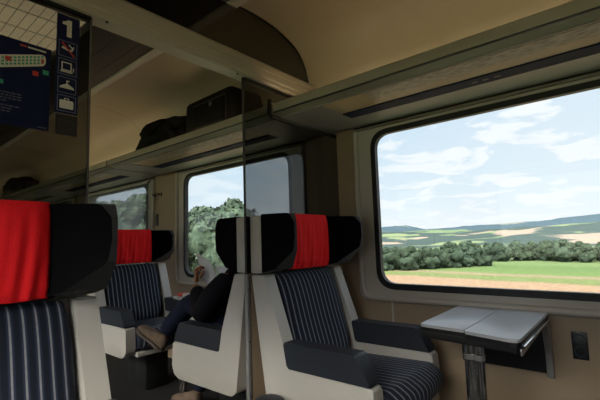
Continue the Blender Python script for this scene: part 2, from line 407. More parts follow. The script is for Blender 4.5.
# vertical edge profiles, lower tan panels and rack notch seal
for s_, ye in ((1, 1.385), (-1, 0.600)):
    bm = bmesh.new(); a, b = sorted((ye, ye-s_*0.010)); box(bm, (-0.0065, (a if s_ < 0 else b-0.005)-MID, 0.955), (0.0065, (a+0.005 if s_ < 0 else b)-MID, 2.005))
    mk('edge_strip', bm, M['blackrub'] if s_ > 0 else M['bagpatch'], gp)
    bm = bmesh.new(); a, b = sorted((ye-s_*0.006, ye+s_*0.014)); box(bm, (-0.012, a-MID, 0.0), (0.012, b-MID, 0.955), 0.003)
    pr_ = mk('edge_profile', bm, M['profile'], gp)
    for z in (0.36, 0.62, 0.88):
        bm = bmesh.new(); bmesh.ops.create_uvsphere(bm, u_segments=8, v_segments=6, radius=0.005, matrix=Matrix.Translation((0.012, (a+b)/2-MID, z)))
        mk('screw', bm, M['blk'], pr_)
    bm = bmesh.new()
    if s_ > 0: box(bm, (-0.009, 1.405-MID, 0.02), (0.009, WALL-0.004-MID, 0.955))
    else: box(bm, (-0.009, LEFT+0.004-MID, 0.02), (0.009, 0.58-MID, 0.955))
    mk('lower_panel', bm, M['pier'], gp, smooth=0)
bm = bmesh.new()
for sgn in (1, -1):
    pts = [(1.585, 1.935), (1.585, 1.855), (1.60, 1.838), (2.24, 1.838)]
    if sgn < 0: pts = [(lw_-p[0], p[1]) for p in pts]
    tube(bm, [(0, p[0]-MID, p[1]) for p in pts], 0.013, 8)
mk('rack_seal', bm, M['blackrub'], gp)

# ------------------------------------------------------------------ LUGGAGE RACKS (one per bay and side)
def rack_mat():
    m = bpy.data.materials.new('ribbed_translucent_shelf'); m.use_nodes = True; t = m.node_tree; b = t.nodes['Principled BSDF']
    c = t.nodes.new('ShaderNodeTexCoord'); s = t.nodes.new('ShaderNodeSeparateXYZ'); t.links.new(c.outputs['Object'], s.inputs[0])
    v = t.nodes.new('ShaderNodeTexVoronoi'); v.inputs['Scale'].default_value = 26; mp = t.nodes.new('ShaderNodeMapping'); mp.inputs['Scale'].default_value = (1, 2.2, 1)
    t.links.new(c.outputs['Object'], mp.inputs[0]); t.links.new(mp.outputs[0], v.inputs['Vector'])
    r = t.nodes.new('ShaderNodeValToRGB'); t.links.new(v.outputs['Distance'], r.inputs[0])
    r.color_ramp.elements[0].color = (0.30, 0.27, 0.20, 1); r.color_ramp.elements[1].color = (0.62, 0.60, 0.52, 1); r.color_ramp.elements[1].position = 0.7
    t.links.new(r.outputs[0], b.inputs['Base Color']); b.inputs['Roughness'].default_value = 0.3
    tl = t.nodes.new('ShaderNodeBsdfTranslucent'); t.links.new(r.outputs[0], tl.inputs['Color']); x = t.nodes.new('ShaderNodeMixShader'); x.inputs[0].default_value = 0.5
    t.links.new(b.outputs[0], x.inputs[1]); t.links.new(tl.outputs[0], x.inputs[2]); t.links.new(x.outputs[0], t.nodes['Material Output'].inputs[0])
    return m
M['ribbed'] = rack_mat()
M['rackpanel'] = mat('glossy_beige_shelf_panel', (0.62, 0.56, 0.43), 0.18, noise_amt=0.04, nscale=12)
t_ = M['rackpanel'].node_tree; b_ = t_.nodes['Principled BSDF']; tl_ = t_.nodes.new('ShaderNodeBsdfTranslucent'); tl_.inputs['Color'].default_value = (0.62, 0.56, 0.43, 1)
x_ = t_.nodes.new('ShaderNodeMixShader'); x_.inputs[0].default_value = 0.6; t_.links.new(b_.outputs[0], x_.inputs[1]); t_.links.new(tl_.outputs[0], x_.inputs[2]); t_.links.new(x_.outputs[0], t_.nodes['Material Output'].inputs[0])
def make_rack():
    t = empty('luggage_rack'); L = PITCH/2-0.012
    # local frame: x along, wall at y=0, carriage inside towards -y, z from floor
    bm = bmesh.new()
    lip = roundpoly([(-0.65, 1.862), (-0.585, 1.846), (-0.585, 1.872), (-0.620, 1.915), (-0.648, 1.917)], [0.010, 0, 0, 0.006, 0.012], 4)
    prism(bm, lip, 'x', -L, L)
    mk('lip', bm, M['rack'], t, smooth=40)
    bm = bmesh.new(); box(bm, (-L, -0.652, 1.856), (L, -0.640, 1.863), 0.002); mk('groove', bm, M['blackrub'], t, smooth=0)
    bm = bmesh.new()
    plate(bm, [(-L, -0.585), (L, -0.585), (L, -0.07), (-L, -0.07)], [[(-0.76, -0.578), (L-0.28, -0.578), (L-0.28, -0.268), (-0.76, -0.268)]], 'z', 1.842, 1.858)
    plate(bm, [(-L, -0.62), (L, -0.62), (L, -0.05), (-L, -0.05)], [[(-0.76, -0.578), (L-0.28, -0.578), (L-0.28, -0.365), (-0.76, -0.365)]], 'z', 1.868, 1.885)
    box(bm, (-L, -0.10, 1.842), (L, -0.07, 1.868))
    mk('underside', bm, M['rackg'], t, smooth=0)
    bm = bmesh.new(); box(bm, (-0.76, -0.578, 1.848), (L-0.28, -0.365, 1.856)); mk('shelf_panel', bm, M['rackpanel'], t, smooth=0)
    bm = bmesh.new(); box(bm, (-0.50, -0.56, 1.846), (L-0.30, -0.455, 1.8478)); mk('ribbed_insert', bm, M['ribbed'], t, smooth=0)
    bm = bmesh.new(); box(bm, (-L+0.04, -0.600, 1.8855), (L-0.04, -0.585, 1.900), 0.003); mk('added_cove_strip', bm, M['coveglow'], t, smooth=0)  # added unseen glowing strip behind the lip, lights the cove
    bm = bmesh.new(); box(bm, (-0.76, -0.365, 1.8425), (L-0.28, -0.268, 1.866), 0.003); s1 = mk('navy_strip', bm, M['navy'], t, smooth=0)
    for i in range(3):
        bm = bmesh.new(); box(bm, (-0.05+i*0.05, -0.325, 1.8415), (-0.025+i*0.05, -0.31, 1.8424))
        mk('strip_marking', bm, M['greyprint'], s1, smooth=0)
    return t
rk = make_rack(); first = True
names = {1: 'above the seats behind the viewer', 0: 'above the large near window', -1: 'beyond the glass partition, carrying the black suitcase', -2: 'third bay along, beyond the suitcase rack', -3: 'fourth bay along the window side', -4: 'fifth bay along the window side', -5: 'last bay at the far end'}
BX = {k: PART+PITCH/2+k*PITCH for k in BAYS}
for side in (1, 0):
    for k in BAYS:
        lab = ('grey luggage rack ' + names[k]) if side else 'grey luggage rack over the double seats, ' + {1: 'behind the viewer', 0: 'above the viewer', -1: 'beyond the glass partition'}.get(k, 'bay %s along' % ['third', 'fourth', 'fifth', 'last'][-k-2])
        loc = (BX[k], WALL, 0) if side else (BX[k], LEFT, 0)
        if first:
            rk.location = loc; rk.rotation_euler = (0, 0, 0 if side else PI); first = False
            tag(rk, lab, 'luggage rack', 'luggage racks')
        else: dup(rk, loc, 0 if side else PI, lab)

# ------------------------------------------------------------------ CEILING LAMPS
def make_lamp():
    t = empty('ceiling_lamp')
    bm = bmesh.new(); plate(bm, rrect(-0.54, -0.26, 0.54, 0.26, 0.09), [rrect(-0.50, -0.22, 0.50, 0.22, 0.07)], 'z', -0.014, 0.0)
    mk('lamp_frame', bm, M['frame'], t, smooth=30)
    bm = bmesh.new(); plate(bm, rrect(-0.503, -0.223, 0.503, 0.223, 0.07), [], 'z', -0.010, -0.002)
    d = mk('diffuser', bm, M['lamp'], t, smooth=0)
    bm = bmesh.new()
    for i in range(1, 9): box(bm, (-0.5, -0.22+i*0.049-0.001, -0.013), (0.5, -0.22+i*0.049+0.001, -0.0101))
    for i in range(1, 5): box(bm, (-0.5+i*0.2-0.001, -0.22, -0.0132), (-0.5+i*0.2+0.001, 0.22, -0.0101))
    mk('grid', bm, M['rackg'], d, smooth=0)
    return t
lp = make_lamp(); lp.location = (BX[-1]+0.31, 0.64, 2.399); tag(lp, 'lit ceiling lamp with gridded diffuser, seen through the left glass pane', 'ceiling lamp', 'ceiling lamps')
for k, l in ((0, 'lit ceiling lamp over the near seats by the viewer'), (1, 'lit ceiling lamp behind the viewer'), (-2, 'lit ceiling lamp in the third bay'), (-3, 'lit ceiling lamp in the fourth bay')):
    dup(lp, (BX[k]+0.31, 0.64, 2.399), 0, l)

# ------------------------------------------------------------------ SEATS (local: x forward from the partition, y across, z up)
def make_seat():
    t = empty('train_seat')
    side_poly = roundpoly([(0.022, 0.952), (0.112, 0.952), (0.228, 0.640), (0.252, 0.528), (0.700, 0.528), (0.712, 0.36), (0.660, 0.315), (0.150, 0.318), (0.112, 0.345)],
                          [0.004, 0.004, 0.02, 0.025, 0.02, 0.05, 0.06, 0.03, 0.02], 4)
    for s in (-1, 1):
        bm = bmesh.new(); a, b = sorted((s*0.335, s*0.262)); prism(bm, side_poly, 'y', a, b, 0.006)
        sh = mk('side_shell', bm, M['shell'], t, smooth=35)
        bm = bmesh.new(); pp = roundpoly([(0.228, 0.645), (0.628, 0.648), (0.690, 0.532), (0.250, 0.530)], [0.01, 0.016, 0.006, 0.012], 4)
        a, b = sorted((s*0.338, s*0.252)); prism(bm, pp, 'y', a, b, 0.007)
        mk('armrest', bm, M['pad'], t, smooth=35)
    # rear shell
    bm = bmesh.new(); prism(bm, [(0.018, 0.952), (0.06, 0.952), (0.15, 0.34), (0.105, 0.34)], 'y', -0.262, 0.262, 0.003); mk('back_shell', bm, M['shell'], t, smooth=30)
    # backrest cushion, lofted cross-sections
    bm = bmesh.new(); rows = []
    cr = [(0.958, 0.060, 0.095), (0.945, 0.062, 0.128), (0.90, 0.068, 0.152), (0.82, 0.08, 0.180), (0.72, 0.095, 0.205), (0.62, 0.11, 0.238), (0.54, 0.12, 0.262), (0.47, 0.13, 0.268)]
    for (z, xb, xf) in cr:
        hw = 0.245+0.012*math.sin((z-0.47)/0.5*PI) - (0.01 if z > 0.93 else 0)
        row = []
        sec = [(xb, -hw), (xb+(xf-xb)*0.55, -hw)]
        for i in range(9):
            u = -1+2*i/8; row_y = u*hw*0.93; bulge = 0.020*(1-abs(u)**3) - 0.012*(1-u*u)**2
            sec.append((xf-0.022+bulge, row_y))
        sec += [(xb+(xf-xb)*0.55, hw), (xb, hw)]
        rows.append([bm.verts.new((p[0], p[1], z)) for p in sec])
    n = len(rows[0])
    for i in range(len(rows)-1):
        for j in range(n): bm.faces.new((rows[i][j], rows[i][(j+1) % n], rows[i+1][(j+1) % n], rows[i+1][j]))
    bm.faces.new(rows[0]); bm.faces.new(rows[-1][::-1])
    bc = mk('backrest', bm, M['fabric'], t, smooth=60); ss = bc.modifiers.new('sub', 'SUBSURF'); ss.levels = 2; ss.render_levels = 2
    # seat cushion
    bm = bmesh.new(); sec = roundpoly([(0.17, 0.475), (0.715, 0.492), (0.785, 0.452), (0.765, 0.375), (0.17, 0.345)], [0.02, 0.06, 0.05, 0.04, 0.02], 5)
    ys = [-0.252, -0.25, -0.235, -0.15, 0, 0.15, 0.235, 0.25, 0.252]; rows = []
    for y in ys:
        sc = 0.9 if abs(y) > 0.251 else 0.96 if abs(y) > 0.24 else 1.0
        cx, cz = 0.5, 0.42
        row = []
        for (x, z) in sec:
            dz = 0.010*(1-(y/0.25)**2) if z > 0.44 else 0
            bulge = 0.045*(1-(y/0.26)**2)*max(0, (x-0.6)/0.235)
            row.append(bm.verts.new((cx+(x-cx)*sc+bulge-0.03*max(0, (x-0.6)/0.235), y, cz+(z-cz)*sc+dz)))
        rows.append(row)
    n = len(sec)
    for i in range(len(rows)-1):
        for j in range(n): bm.faces.new((rows[i][j], rows[i][(j+1) % n], rows[i+1][(j+1) % n], rows[i+1][j]))
    bm.faces.new(rows[0]); bm.faces.new(rows[-1][::-1])
    mk('seat_cushion', bm, M['fabric'], t, smooth=60)
    bm = bmesh.new(); box(bm, (0.19, -0.258, 0.315), (0.73, 0.258, 0.352), 0.01); mk('seat_pan', bm, M['shell'], t)
    bm = bmesh.new(); box(bm, (0.26, -0.10, 0.0), (0.56, 0.10, 0.315), 0.02); mk('pedestal', bm, M['blk'], t)
    # headrest: shell strip, core, wings, red cover
    bm = bmesh.new(); prism(bm, roundpoly([(0.014, 0.962), (0.094, 0.962), (0.094, 1.252), (0.014, 1.256)], 0.006, 2), 'y', -0.333, 0.333, 0.004); mk('headrest_shell', bm, M['shell'], t, smooth=30)
    bm = bmesh.new(); prism(bm, roundpoly([(0.095, 0.966), (0.135, 0.966), (0.142, 1.10), (0.135, 1.252), (0.095, 1.256)], 0.01, 2), 'y', -0.20, 0.20, 0.005); mk('headrest', bm, M['wingin'], t, smooth=30)
    wp = roundpoly([(0.095, 0.964), (0.185, 0.985), (0.292, 1.072), (0.302, 1.14), (0.300, 1.212), (0.272, 1.256), (0.095, 1.260)], [0.004, 0.03, 0.03, 0.02, 0.03, 0.03, 0.008], 4)
    for s in (-1, 1):
        bm = bmesh.new()
        va, vb = prism(bm, wp, 'y', s*0.333, s*0.165)
        for v in vb:
            v.co.y = s*(0.150+max(0, v.co.x-0.125)*0.82)
        for v in va:
            v.co.y = s*(0.333-0.02*max(0, (v.co.x-0.2)/0.1))
        bmesh.ops.bevel(bm, geom=[e_ for e_ in bm.edges if len(e_.link_faces) == 2 and e_.calc_face_angle(0) > 0.9], offset=0.018, segments=4, affect='EDGES', profile=0.5, clamp_overlap=True)
        bm.normal_update()
        bmesh.ops.recalc_face_normals(bm, faces=bm.faces[:])
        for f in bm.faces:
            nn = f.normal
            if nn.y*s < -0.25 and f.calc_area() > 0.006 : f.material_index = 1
            if nn.y*s > 0.9 and f.calc_area() > 0.006: f.material_index = 1  # outer faces coloured black for the shade they lie in
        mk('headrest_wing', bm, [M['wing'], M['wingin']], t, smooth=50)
    bm = bmesh.new(); nu, nv = 44, 26
    def cov(u, v):   # u across 0..1, v along from top-back over the front to the bottom
        y = -0.176+0.352*u
        if v < 0.12: x = 0.10+0.05*(v/0.12); z = 1.264+0.004*math.sin(PI*v/0.12)
        else:
            q_ = (v-0.12)/0.88; x = 0.152+0.010*math.sin(PI*q_); z = 1.262-q_*0.292
            x -= 0.012*max(0, 1-q_*10)
        q_ = max(0, (v-0.12)/0.88)
        x += q_**0.6*(0.0035*math.sin(u*31+2.2*math.sin(q_*2.5+u*5))+0.0025*math.sin(u*57+1+q_*3)) 
        if v > 0.85: x += 0.004*math.sin((v-0.85)/0.15*PI*2)
        x -= 0.014*(abs(2*u-1)**8)
        z += 0.004*noise.noise(Vector((u*6, 0, 3)))*(q_ > 0.9)
        return Vector((x, y, z))
    g = [[bm.verts.new(cov(i/nu, j/nv)) for j in range(nv+1)] for i in range(nu+1)]
    for i in range(nu):
        for j in range(nv): bm.faces.new((g[i][j], g[i+1][j], g[i+1][j+1], g[i][j+1]))
    c_ = mk('headrest_cover', bm, M['red'], t, smooth=80); c_['label'] = 'red cloth cover'
    sl = c_.modifiers.new('sol', 'SOLIDIFY'); sl.thickness = 0.004; sl.offset = -1
    return t
seat0 = make_seat()
YS, YD1, YD2 = 1.735, 0.265, -0.425
seat0.location = (PART, YS, 0)
tag(seat0, 'large window-side single seat right of the glass edge, striped, with red headrest cover', 'seat', 'train seats')
FS = -3.54; OP = 0.66
for loc, rz, lab in (
    ((PART, YD1, 0), 0, 'near striped seat at the left edge of the picture, in front of the left glass'),
    ((PART, YD2, 0), 0, 'window-side seat of the pair, outside the left edge of the picture'),
    ((PART, YS, 0), PI, 'seat behind the glass edge that the reading passenger sits in, seen from its side'),
    ((PART, YD1, 0), PI, 'aisle seat back to back with the near left seat'),
    ((PART, YD2, 0), PI, 'window seat back to back with the near left pair'),
    ((FS, YS, 0), 0, 'small distant seat with red cover facing the reading passenger'),
    ((FS, YD1, 0), 0, 'aisle seat of the distant pair, hidden behind the near left seat'),
    ((FS, YD2, 0), 0, 'window seat of the distant pair, hidden behind the near left seat'),
    ((OP, YS, 0), PI, 'single seat across the near table, cut off at the lower right corner'),
    ((OP, YD1, 0), PI, 'aisle seat beside the viewer'),
    ((OP, YD2, 0), PI, 'window seat beside the viewer')):
    dup(seat0, loc, rz, lab)

# ------------------------------------------------------------------ TABLES
def make_table(folded=False):
    t = empty('folding_table')   # local: wall at y=0, z from floor
    for i, (a, b) in enumerate(((-0.205, -0.002), (0.002, 0.208))):
        if folded and i == 0: continue
        bm = bmesh.new(); pts = roundpoly([(a+0.006, -0.545), (b, -0.60 if i else -0.57), (b, -0.012), (a, -0.012)] if not i else [(a, -0.585), (b, -0.64), (b, -0.012), (a, -0.012)], [0.018, 0.01, 0.005, 0.005] if not i else [0.01, 0.03, 0.005, 0.005], 4)
        prism(bm, pts, 'z', 0.7275, 0.740, 0.002); lf = mk('table_leaf', bm, M['table'], t, smooth=30)
        bm = bmesh.new(); prism(bm, [(p[0], p[1]) for p in pts], 'z', 0.710, 0.7272); mk('leaf_edge', bm, M['blk'], lf, smooth=30)
    bm = bmesh.new(); x_l = 0.0 if folded else -0.195
    prism(bm, roundpoly([(x_l, -0.545), (0.195, -0.60), (0.20, -0.01), (x_l, -0.01)], 0.012, 3), 'z', 0.682, 0.7095, 0.002); mk('table_frame', bm, M['blk'], t, smooth=30)
    bm = bmesh.new(); tube(bm, [(0.212, -0.59, 0.706), (0.212, -0.02, 0.706)], 0.005, 8); mk('side_rail', bm, M['chrome'], t)
    bm = bmesh.new(); prism(bm, roundpoly([(-0.600, 0.675), (-0.02, 0.70), (-0.02, 0.72), (-0.60, 0.70)], 0.004, 2), 'x', 0.202, 0.207); mk('side_plate', bm, M['alu'], t)
    bm = bmesh.new(); box(bm, (-0.20, -0.03, 0.46), (0.185, -0.002, 0.700), 0.004); w_ = mk('wall_bracket', bm, M['blk'], t)
    bm = bmesh.new(); prism(bm, roundpoly([(-0.10, 0.70), (-0.002, 0.70), (-0.002, 0.44), (-0.035, 0.44), (-0.035, 0.55), (-0.055, 0.64)], 0.008, 3), 'x', 0.186, 0.214, 0.003); mk('end_bracket', bm, M['alu'], t)
    for x in (-0.010, 0.028):
        bm = bmesh.new(); tube(bm, [(x, -0.505, 0.0), (x, -0.505, 0.682)], 0.021, 18); lg = mk('leg', bm, M['chrome'], t)
        bm = bmesh.new(); tube(bm, [(x, -0.505, 0.612), (x, -0.505, 0.632)], 0.0225, 18); mk('collar', bm, M['alu'], lg)
    bm = bmesh.new(); box(bm, (-0.045, -0.54, 0.0), (0.065, -0.47, 0.012), 0.004); mk('foot_plate', bm, M['alu'], t)
    return t
tb = make_table(); tb.location = (-0.55, WALL-0.012, 0); tag(tb, 'pale grey two-leaf folding table under the large window on chrome posts', 'table', 'folding tables')
tf = make_table(True); tf.location = (-2.64, WALL-0.012, 0); tag(tf, 'half folded narrow table behind the glass beside the reading passenger', 'table', 'folding tables')
pkt = empty('snack_packet', (-2.56, 1.70, 0.741)); tag(pkt, 'tiny red and white packet on the table end beside the reading passenger', 'packet')
bm = bmesh.new(); box(bm, (-0.045, -0.03, 0.0), (0.015, 0.03, 0.022), 0.005); mk('wrapper', bm, M['redprint'], pkt)
bm = bmesh.new(); box(bm, (0.015, -0.028, 0.0), (0.05, 0.028, 0.020), 0.005); mk('white_end', bm, M['white'], pkt)

# ------------------------------------------------------------------ WALL FITTINGS
def sock(x, z0, z1, wdt, lab):
    t = empty('power_socket', (x, WALL, 0)); tag(t, lab, 'socket')
    bm = bmesh.new(); box(bm, (-wdt/2, -0.008, z0), (wdt/2, -0.001, z1), 0.003); mk('face_plate', bm, M['socket'], t)
    for i in range(2):
        zc_ = z0+(z1-z0)*(0.27+0.46*i)
        bm = bmesh.new(); plate(bm, [(0.85*wdt/2*math.cos(a*PI/12), zc_+0.85*wdt/2*math.sin(a*PI/12)) for a in range(24)], [[(0.62*wdt/2*math.cos(a*PI/12), zc_+0.62*wdt/2*math.sin(a*PI/12)) for a in range(24)]], 'y', -0.011, -0.0078)
        mk('outlet', bm, M['pad'], t)
sock(-0.228, 0.535, 0.66, 0.062, 'black double power socket on the tan wall right of the table')
sock(-3.885, 1.325, 1.455, 0.055, 'narrow black double switch plate on the wall post behind the distant seat')
for i, x in enumerate((-3.92, -3.80)):
    t = empty('coat_hook', (x, WALL, 1.66)); tag(t, 'small dark coat hook on the distant wall post, %s of the two' % ('left' if i == 0 else 'right'), 'hook', 'coat hooks')
    bm = bmesh.new(); box(bm, (-0.010, -0.006, -0.02), (0.010, -0.001, 0.02), 0.003); mk('hook_plate', bm, M['blk'], t)
    bm = bmesh.new(); tube(bm, [(0, -0.004, 0), (0, -0.03, -0.006), (0, -0.042, 0.012)], 0.006, 8); mk('peg', bm, M['blk'], t)
bm = bmesh.new(); box(bm, (-1.170, WALL-0.004, 0.45), (-1.158, WALL-0.001, 0.735)); st(mk('trim_3', bm, M['frame'], smooth=0))
# roller blind drawn over the third window
t = empty('roller_blind', (WC-2*PITCH, WALL, 0)); tag(t, 'grey mesh roller blind drawn down over the far window', 'blind')
def blind_mat():
    m = bpy.data.materials.new('grey_mesh_screen'); m.use_nodes = True; tt = m.node_tree
    for n in list(tt.nodes): tt.nodes.remove(n)
    d = tt.nodes.new('ShaderNodeBsdfDiffuse'); d.inputs['Color'].default_value = (0.10, 0.105, 0.115, 1)
    tl = tt.nodes.new('ShaderNodeBsdfTranslucent'); tl.inputs['Color'].default_value = (0.12, 0.13, 0.145, 1)
    ad = tt.nodes.new('ShaderNodeAddShader'); tt.links.new(d.outputs[0], ad.inputs[0]); tt.links.new(tl.outputs[0], ad.inputs[1])
    tr = tt.nodes.new('ShaderNodeBsdfTransparent'); x = tt.nodes.new('ShaderNodeMixShader'); x.inputs[0].default_value = 0.62
    tt.links.new(tr.outputs[0], x.inputs[1]); tt.links.new(ad.outputs[0], x.inputs[2])
    o = tt.nodes.new('ShaderNodeOutputMaterial'); tt.links.new(x.outputs[0], o.inputs[0]); return m
M['mesh'] = blind_mat()
bm = bmesh.new(); g = [[bm.verts.new((x, -0.046, z)) for z in (0.76, 1.80)] for x in (-0.79, 0.79)]; bm.faces.new((g[0][0], g[1][0], g[1][1], g[0][1])); mk('screen_cloth', bm, M['mesh'], t, smooth=0)
bm = bmesh.new(); box(bm, (-0.80, -0.062, 0.745), (0.80, -0.036, 0.768), 0.004); mk('bottom_bar', bm, M['alu'], t)
bm = bmesh.new(); tube(bm, [(-0.80, -0.046, 1.815), (0.80, -0.046, 1.815)], 0.018, 12); mk('roller', bm, M['alu'], t)

# ------------------------------------------------------------------ NOTICES ON THE LEFT GLASS
XG = PART+0.0055
def tri(bm, pts, a, b): prism(bm, pts, 'x', a, b)
def flat(poly, x0, x1, m, parent, name):
    bm = bmesh.new()
    for pgn in (poly if isinstance(poly[0][0], (tuple, list)) else [poly]): prism(bm, pgn, 'x', x0, x1)
    return mk(name, bm, m, parent, smooth=0)
def R4(y0, z0, y1, z1): return [(y0, z0), (y1, z0), (y1, z1), (y0, z1)]
po = empty('coach_plan_notice', (XG, 0.29, 1.675)); tag(po, 'dark blue notice with a coach plan hanging on the left glass', 'notice')
OY, OZ = 0.29, 1.675
def L_(poly): return [(p[0]-OY, p[1]-OZ) for p in poly]
flat(L_(R4(0.10, 1.527, 0.468, 1.823)), 0, 0.003, M['poster'], po, 'panel')
bm = bmesh.new()
plan = [(p[0]-OY, p[1]-OZ) for p in roundpoly([(0.16, 1.655), (0.452, 1.758), (0.452, 1.800), (0.16, 1.70)], [0.01, 0.02, 0.02, 0.01], 4)]
prism(bm, plan, 'x', 0.003, 0.0035); mk('coach_outline', bm, M['white'], po, smooth=0)
bm = bmesh.new()
for i in range(24):
    for j in range(3):
        y = 0.18+i*0.0112; z = 1.655+(y-0.16)*0.353+0.009+j*0.011
        prism(bm, L_(R4(y, z, y+0.007, z+0.007)), 'x', 0.0035, 0.004, mi=0)
mk('seat_plan', bm, M['greenprint'], po, smooth=0)
bm = bmesh.new()
bm.free()
for r__ in (R4(0.335, 1.742, 0.352, 1.757), R4(0.414, 1.714, 0.431, 1.730), R4(0.438, 1.765, 0.446, 1.780), R4(0.375, 1.806, 0.395, 1.812)): flat(L_(r__), 0.003, 0.0042, M['redprint'], po, 'red_marker')
for r__ in (R4(0.444, 1.726, 0.462, 1.742), R4(0.318, 1.660, 0.333, 1.674)): flat(L_(r__), 0.003, 0.004, M['greenprint'], po, 'green_marker')
bm = bmesh.new(); prism(bm, L_(R4(0.398, 1.806, 0.452, 1.811)), 'x', 0.003, 0.004); mk('heading', bm, M['white'], po, smooth=0)
bm = bmesh.new()
for j in range(7):
    z = 1.632-j*0.0095-(0.006 if j > 3 else 0)
    ln = (0.09, 0.082, 0.088, 0.05, 0.086, 0.07, 0.06)[j]
    y = 0.29
    while y < 0.29+ln:
        wl = random.uniform(0.006, 0.014); prism(bm, L_(R4(y, z, y+wl, z+0.0045)), 'x', 0.003, 0.0034); y += wl+0.003
prism(bm, L_(R4(0.435, 1.5345, 0.462, 1.5375)), 'x', 0.003, 0.0034)
tx = mk('small_print', bm, M['greyprint'], po, smooth=0); tx['kind'] = 'stuff'

ps = empty('pictogram_strip', (XG, 0.523, 1.79)); tag(ps, 'tall blue strip with a white 1 and white pictograms on the left glass', 'sign')
OY, OZ = 0.523, 1.79
flat(L_(R4(0.484, 1.603, 0.560, 1.974)), 0, 0.0025, M['poster'], ps, 'panel')
flat(L_([(0.5325, 1.893), (0.5325, 1.958), (0.519, 1.958), (0.514, 1.951), (0.502, 1.947), (0.502, 1.937), (0.5165, 1.937), (0.5165, 1.893)]), 0.0025, 0.0033, M['white'], ps, 'numeral')
cells = [1.815, 1.747, 1.678, 1.610]; ch = 0.060
bm = bmesh.new()
for z in cells:
    a = [(p[0]-OY, p[1]-OZ) for p in R4(0.491, z, 0.553, z+ch)]; b = [(p[0]-OY, p[1]-OZ) for p in R4(0.4935, z+0.0025, 0.5505, z+ch-0.0025)]
    plate(bm, a, [b], 'x', 0.0025, 0.0030)
mk('pictogram_frame', bm, M['frameprint'], ps, smooth=0)
def C_(cy, cz, pts): return [(cy+p[0]-OY, cz+p[1]-OZ) for p in pts]
def bar(bm, cy, cz, l, h, ang, x0=0.0025, x1=0.0033):
    c, s = math.cos(R(ang)), math.sin(R(ang))
    prism(bm, C_(cy, cz, [(c*x-s*z, s*x+c*z) for x, z in ((-l/2, -h/2), (l/2, -h/2), (l/2, h/2), (-l/2, h/2))]), 'x', x0, x1)
cy = 0.522
bm = bmesh.new(); z = cells[0]+ch/2; bar(bm, cy-0.004, z, 0.034, 0.008, -15); bar(bm, cy+0.015, z+0.004, 0.006, 0.009, -15); bar(bm, cy+0.008, z+0.014, 0.016, 0.004, -40); bar(bm, cy+0.017, z+0.010, 0.012, 0.004, 60); mk('cigarette', bm, M['white'], ps, smooth=0)
bm = bmesh.new(); bar(bm, cy, z, 0.062, 0.006, -47, 0.0033, 0.0040); mk('red_bar', bm, M['redprint'], ps, smooth=0)
bm = bmesh.new(); z = cells[1]+ch/2
plate(bm, C_(cy, z, R4(-0.020, -0.014, 0.014, 0.018)), [C_(cy, z, R4(-0.016, -0.010, 0.010, 0.014))], 'x', 0.0025, 0.0033); bar(bm, cy-0.003, z-0.018, 0.040, 0.005, 0); bar(bm, cy+0.020, z-0.006, 0.004, 0.014, 0); mk('screen_pictogram', bm, M['white'], ps, smooth=0)
bm = bmesh.new(); z = cells[2]+ch/2
prism(bm, C_(cy, z, [(-0.025, -0.012), (0.025, -0.012), (0.022, -0.005), (0.003, 0.006), (-0.003, 0.006), (-0.022, -0.005)]), 'x', 0.0025, 0.0033); bar(bm, cy, z+0.010, 0.004, 0.012, 0); bar(bm, cy+0.003, z+0.017, 0.010, 0.004, 0); mk('hanger_pictogram', bm, M['white'], ps, smooth=0)
bm = bmesh.new(); z = cells[3]+ch/2
prism(bm, C_(cy, z, roundpoly(R4(-0.023, -0.019, 0.023, 0.012), 0.004, 2)), 'x', 0.0025, 0.0033); plate(bm, C_(cy, z, R4(-0.008, 0.012, 0.008, 0.020)), [C_(cy, z, R4(-0.0055, 0.0125, 0.0055, 0.0172))], 'x', 0.0025, 0.0033); mk('suitcase_pictogram', bm, M['white'], ps, smooth=0)
pk = empty('dark_sticker', (XG, 0.525, 1.553)); tag(pk, 'small black square sticker under the blue pictogram strip', 'sticker')
OY, OZ = 0.525, 1.553
flat(L_(R4(0.488, 1.523, 0.560, 1.598)), 0, 0.002, M['blk'], pk, 'panel')
bm = bmesh.new(); plate(bm, L_(R4(0.500, 1.536, 0.547, 1.580)), [L_(R4(0.504, 1.540, 0.543, 1.576))], 'x', 0.002, 0.0024); mk('sticker_outline', bm, M['pad'], pk, smooth=0)

# ------------------------------------------------------------------ LUGGAGE
sc_ = empty('suitcase', (-2.22, 1.855, 1.888)); tag(sc_, 'black soft suitcase lying on the rack beyond the glass edge', 'suitcase')
bm = bmesh.new(); box(bm, (-0.30, -0.185, 0.0), (0.25, 0.16, 0.300), 0.05, 4)
for v in bm.verts:
    v.co += Vector((0.006, 0.006, 0.008))*noise.noise(v.co*9); 
    if v.co.z > 0.2: v.co.z += 0.035*v.co.x
mk('suitcase_body', bm, M['bag'], sc_, smooth=60)
bm = bmesh.new(); box(bm, (-0.16, -0.196, 0.05), (0.19, -0.17, 0.225), 0.02, 3); mk('front_pocket', bm, M['bag'], sc_, smooth=60)
bm = bmesh.new(); tube(bm, [(-0.17, -0.188, 0.04), (-0.17, -0.188, 0.235), (0.20, -0.188, 0.240), (0.20, -0.188, 0.04)], 0.004, 6); mk('zipper', bm, M['zip'], sc_)
bm = bmesh.new(); tube(bm, smoothp([(-0.01, -0.17)]*1+[(0, 0)], 0) and [(-0.06, -0.05, 0.278), (-0.05, -0.05, 0.302), (0.05, -0.05, 0.306), (0.06, -0.05, 0.284)], 0.009, 8); mk('handle', bm, M['bag'], sc_)
bm = bmesh.new(); box(bm, (0.03, -0.199, 0.19), (0.06, -0.195, 0.222)); mk('tag_patch', bm, M['bagpatch'], sc_, smooth=0)
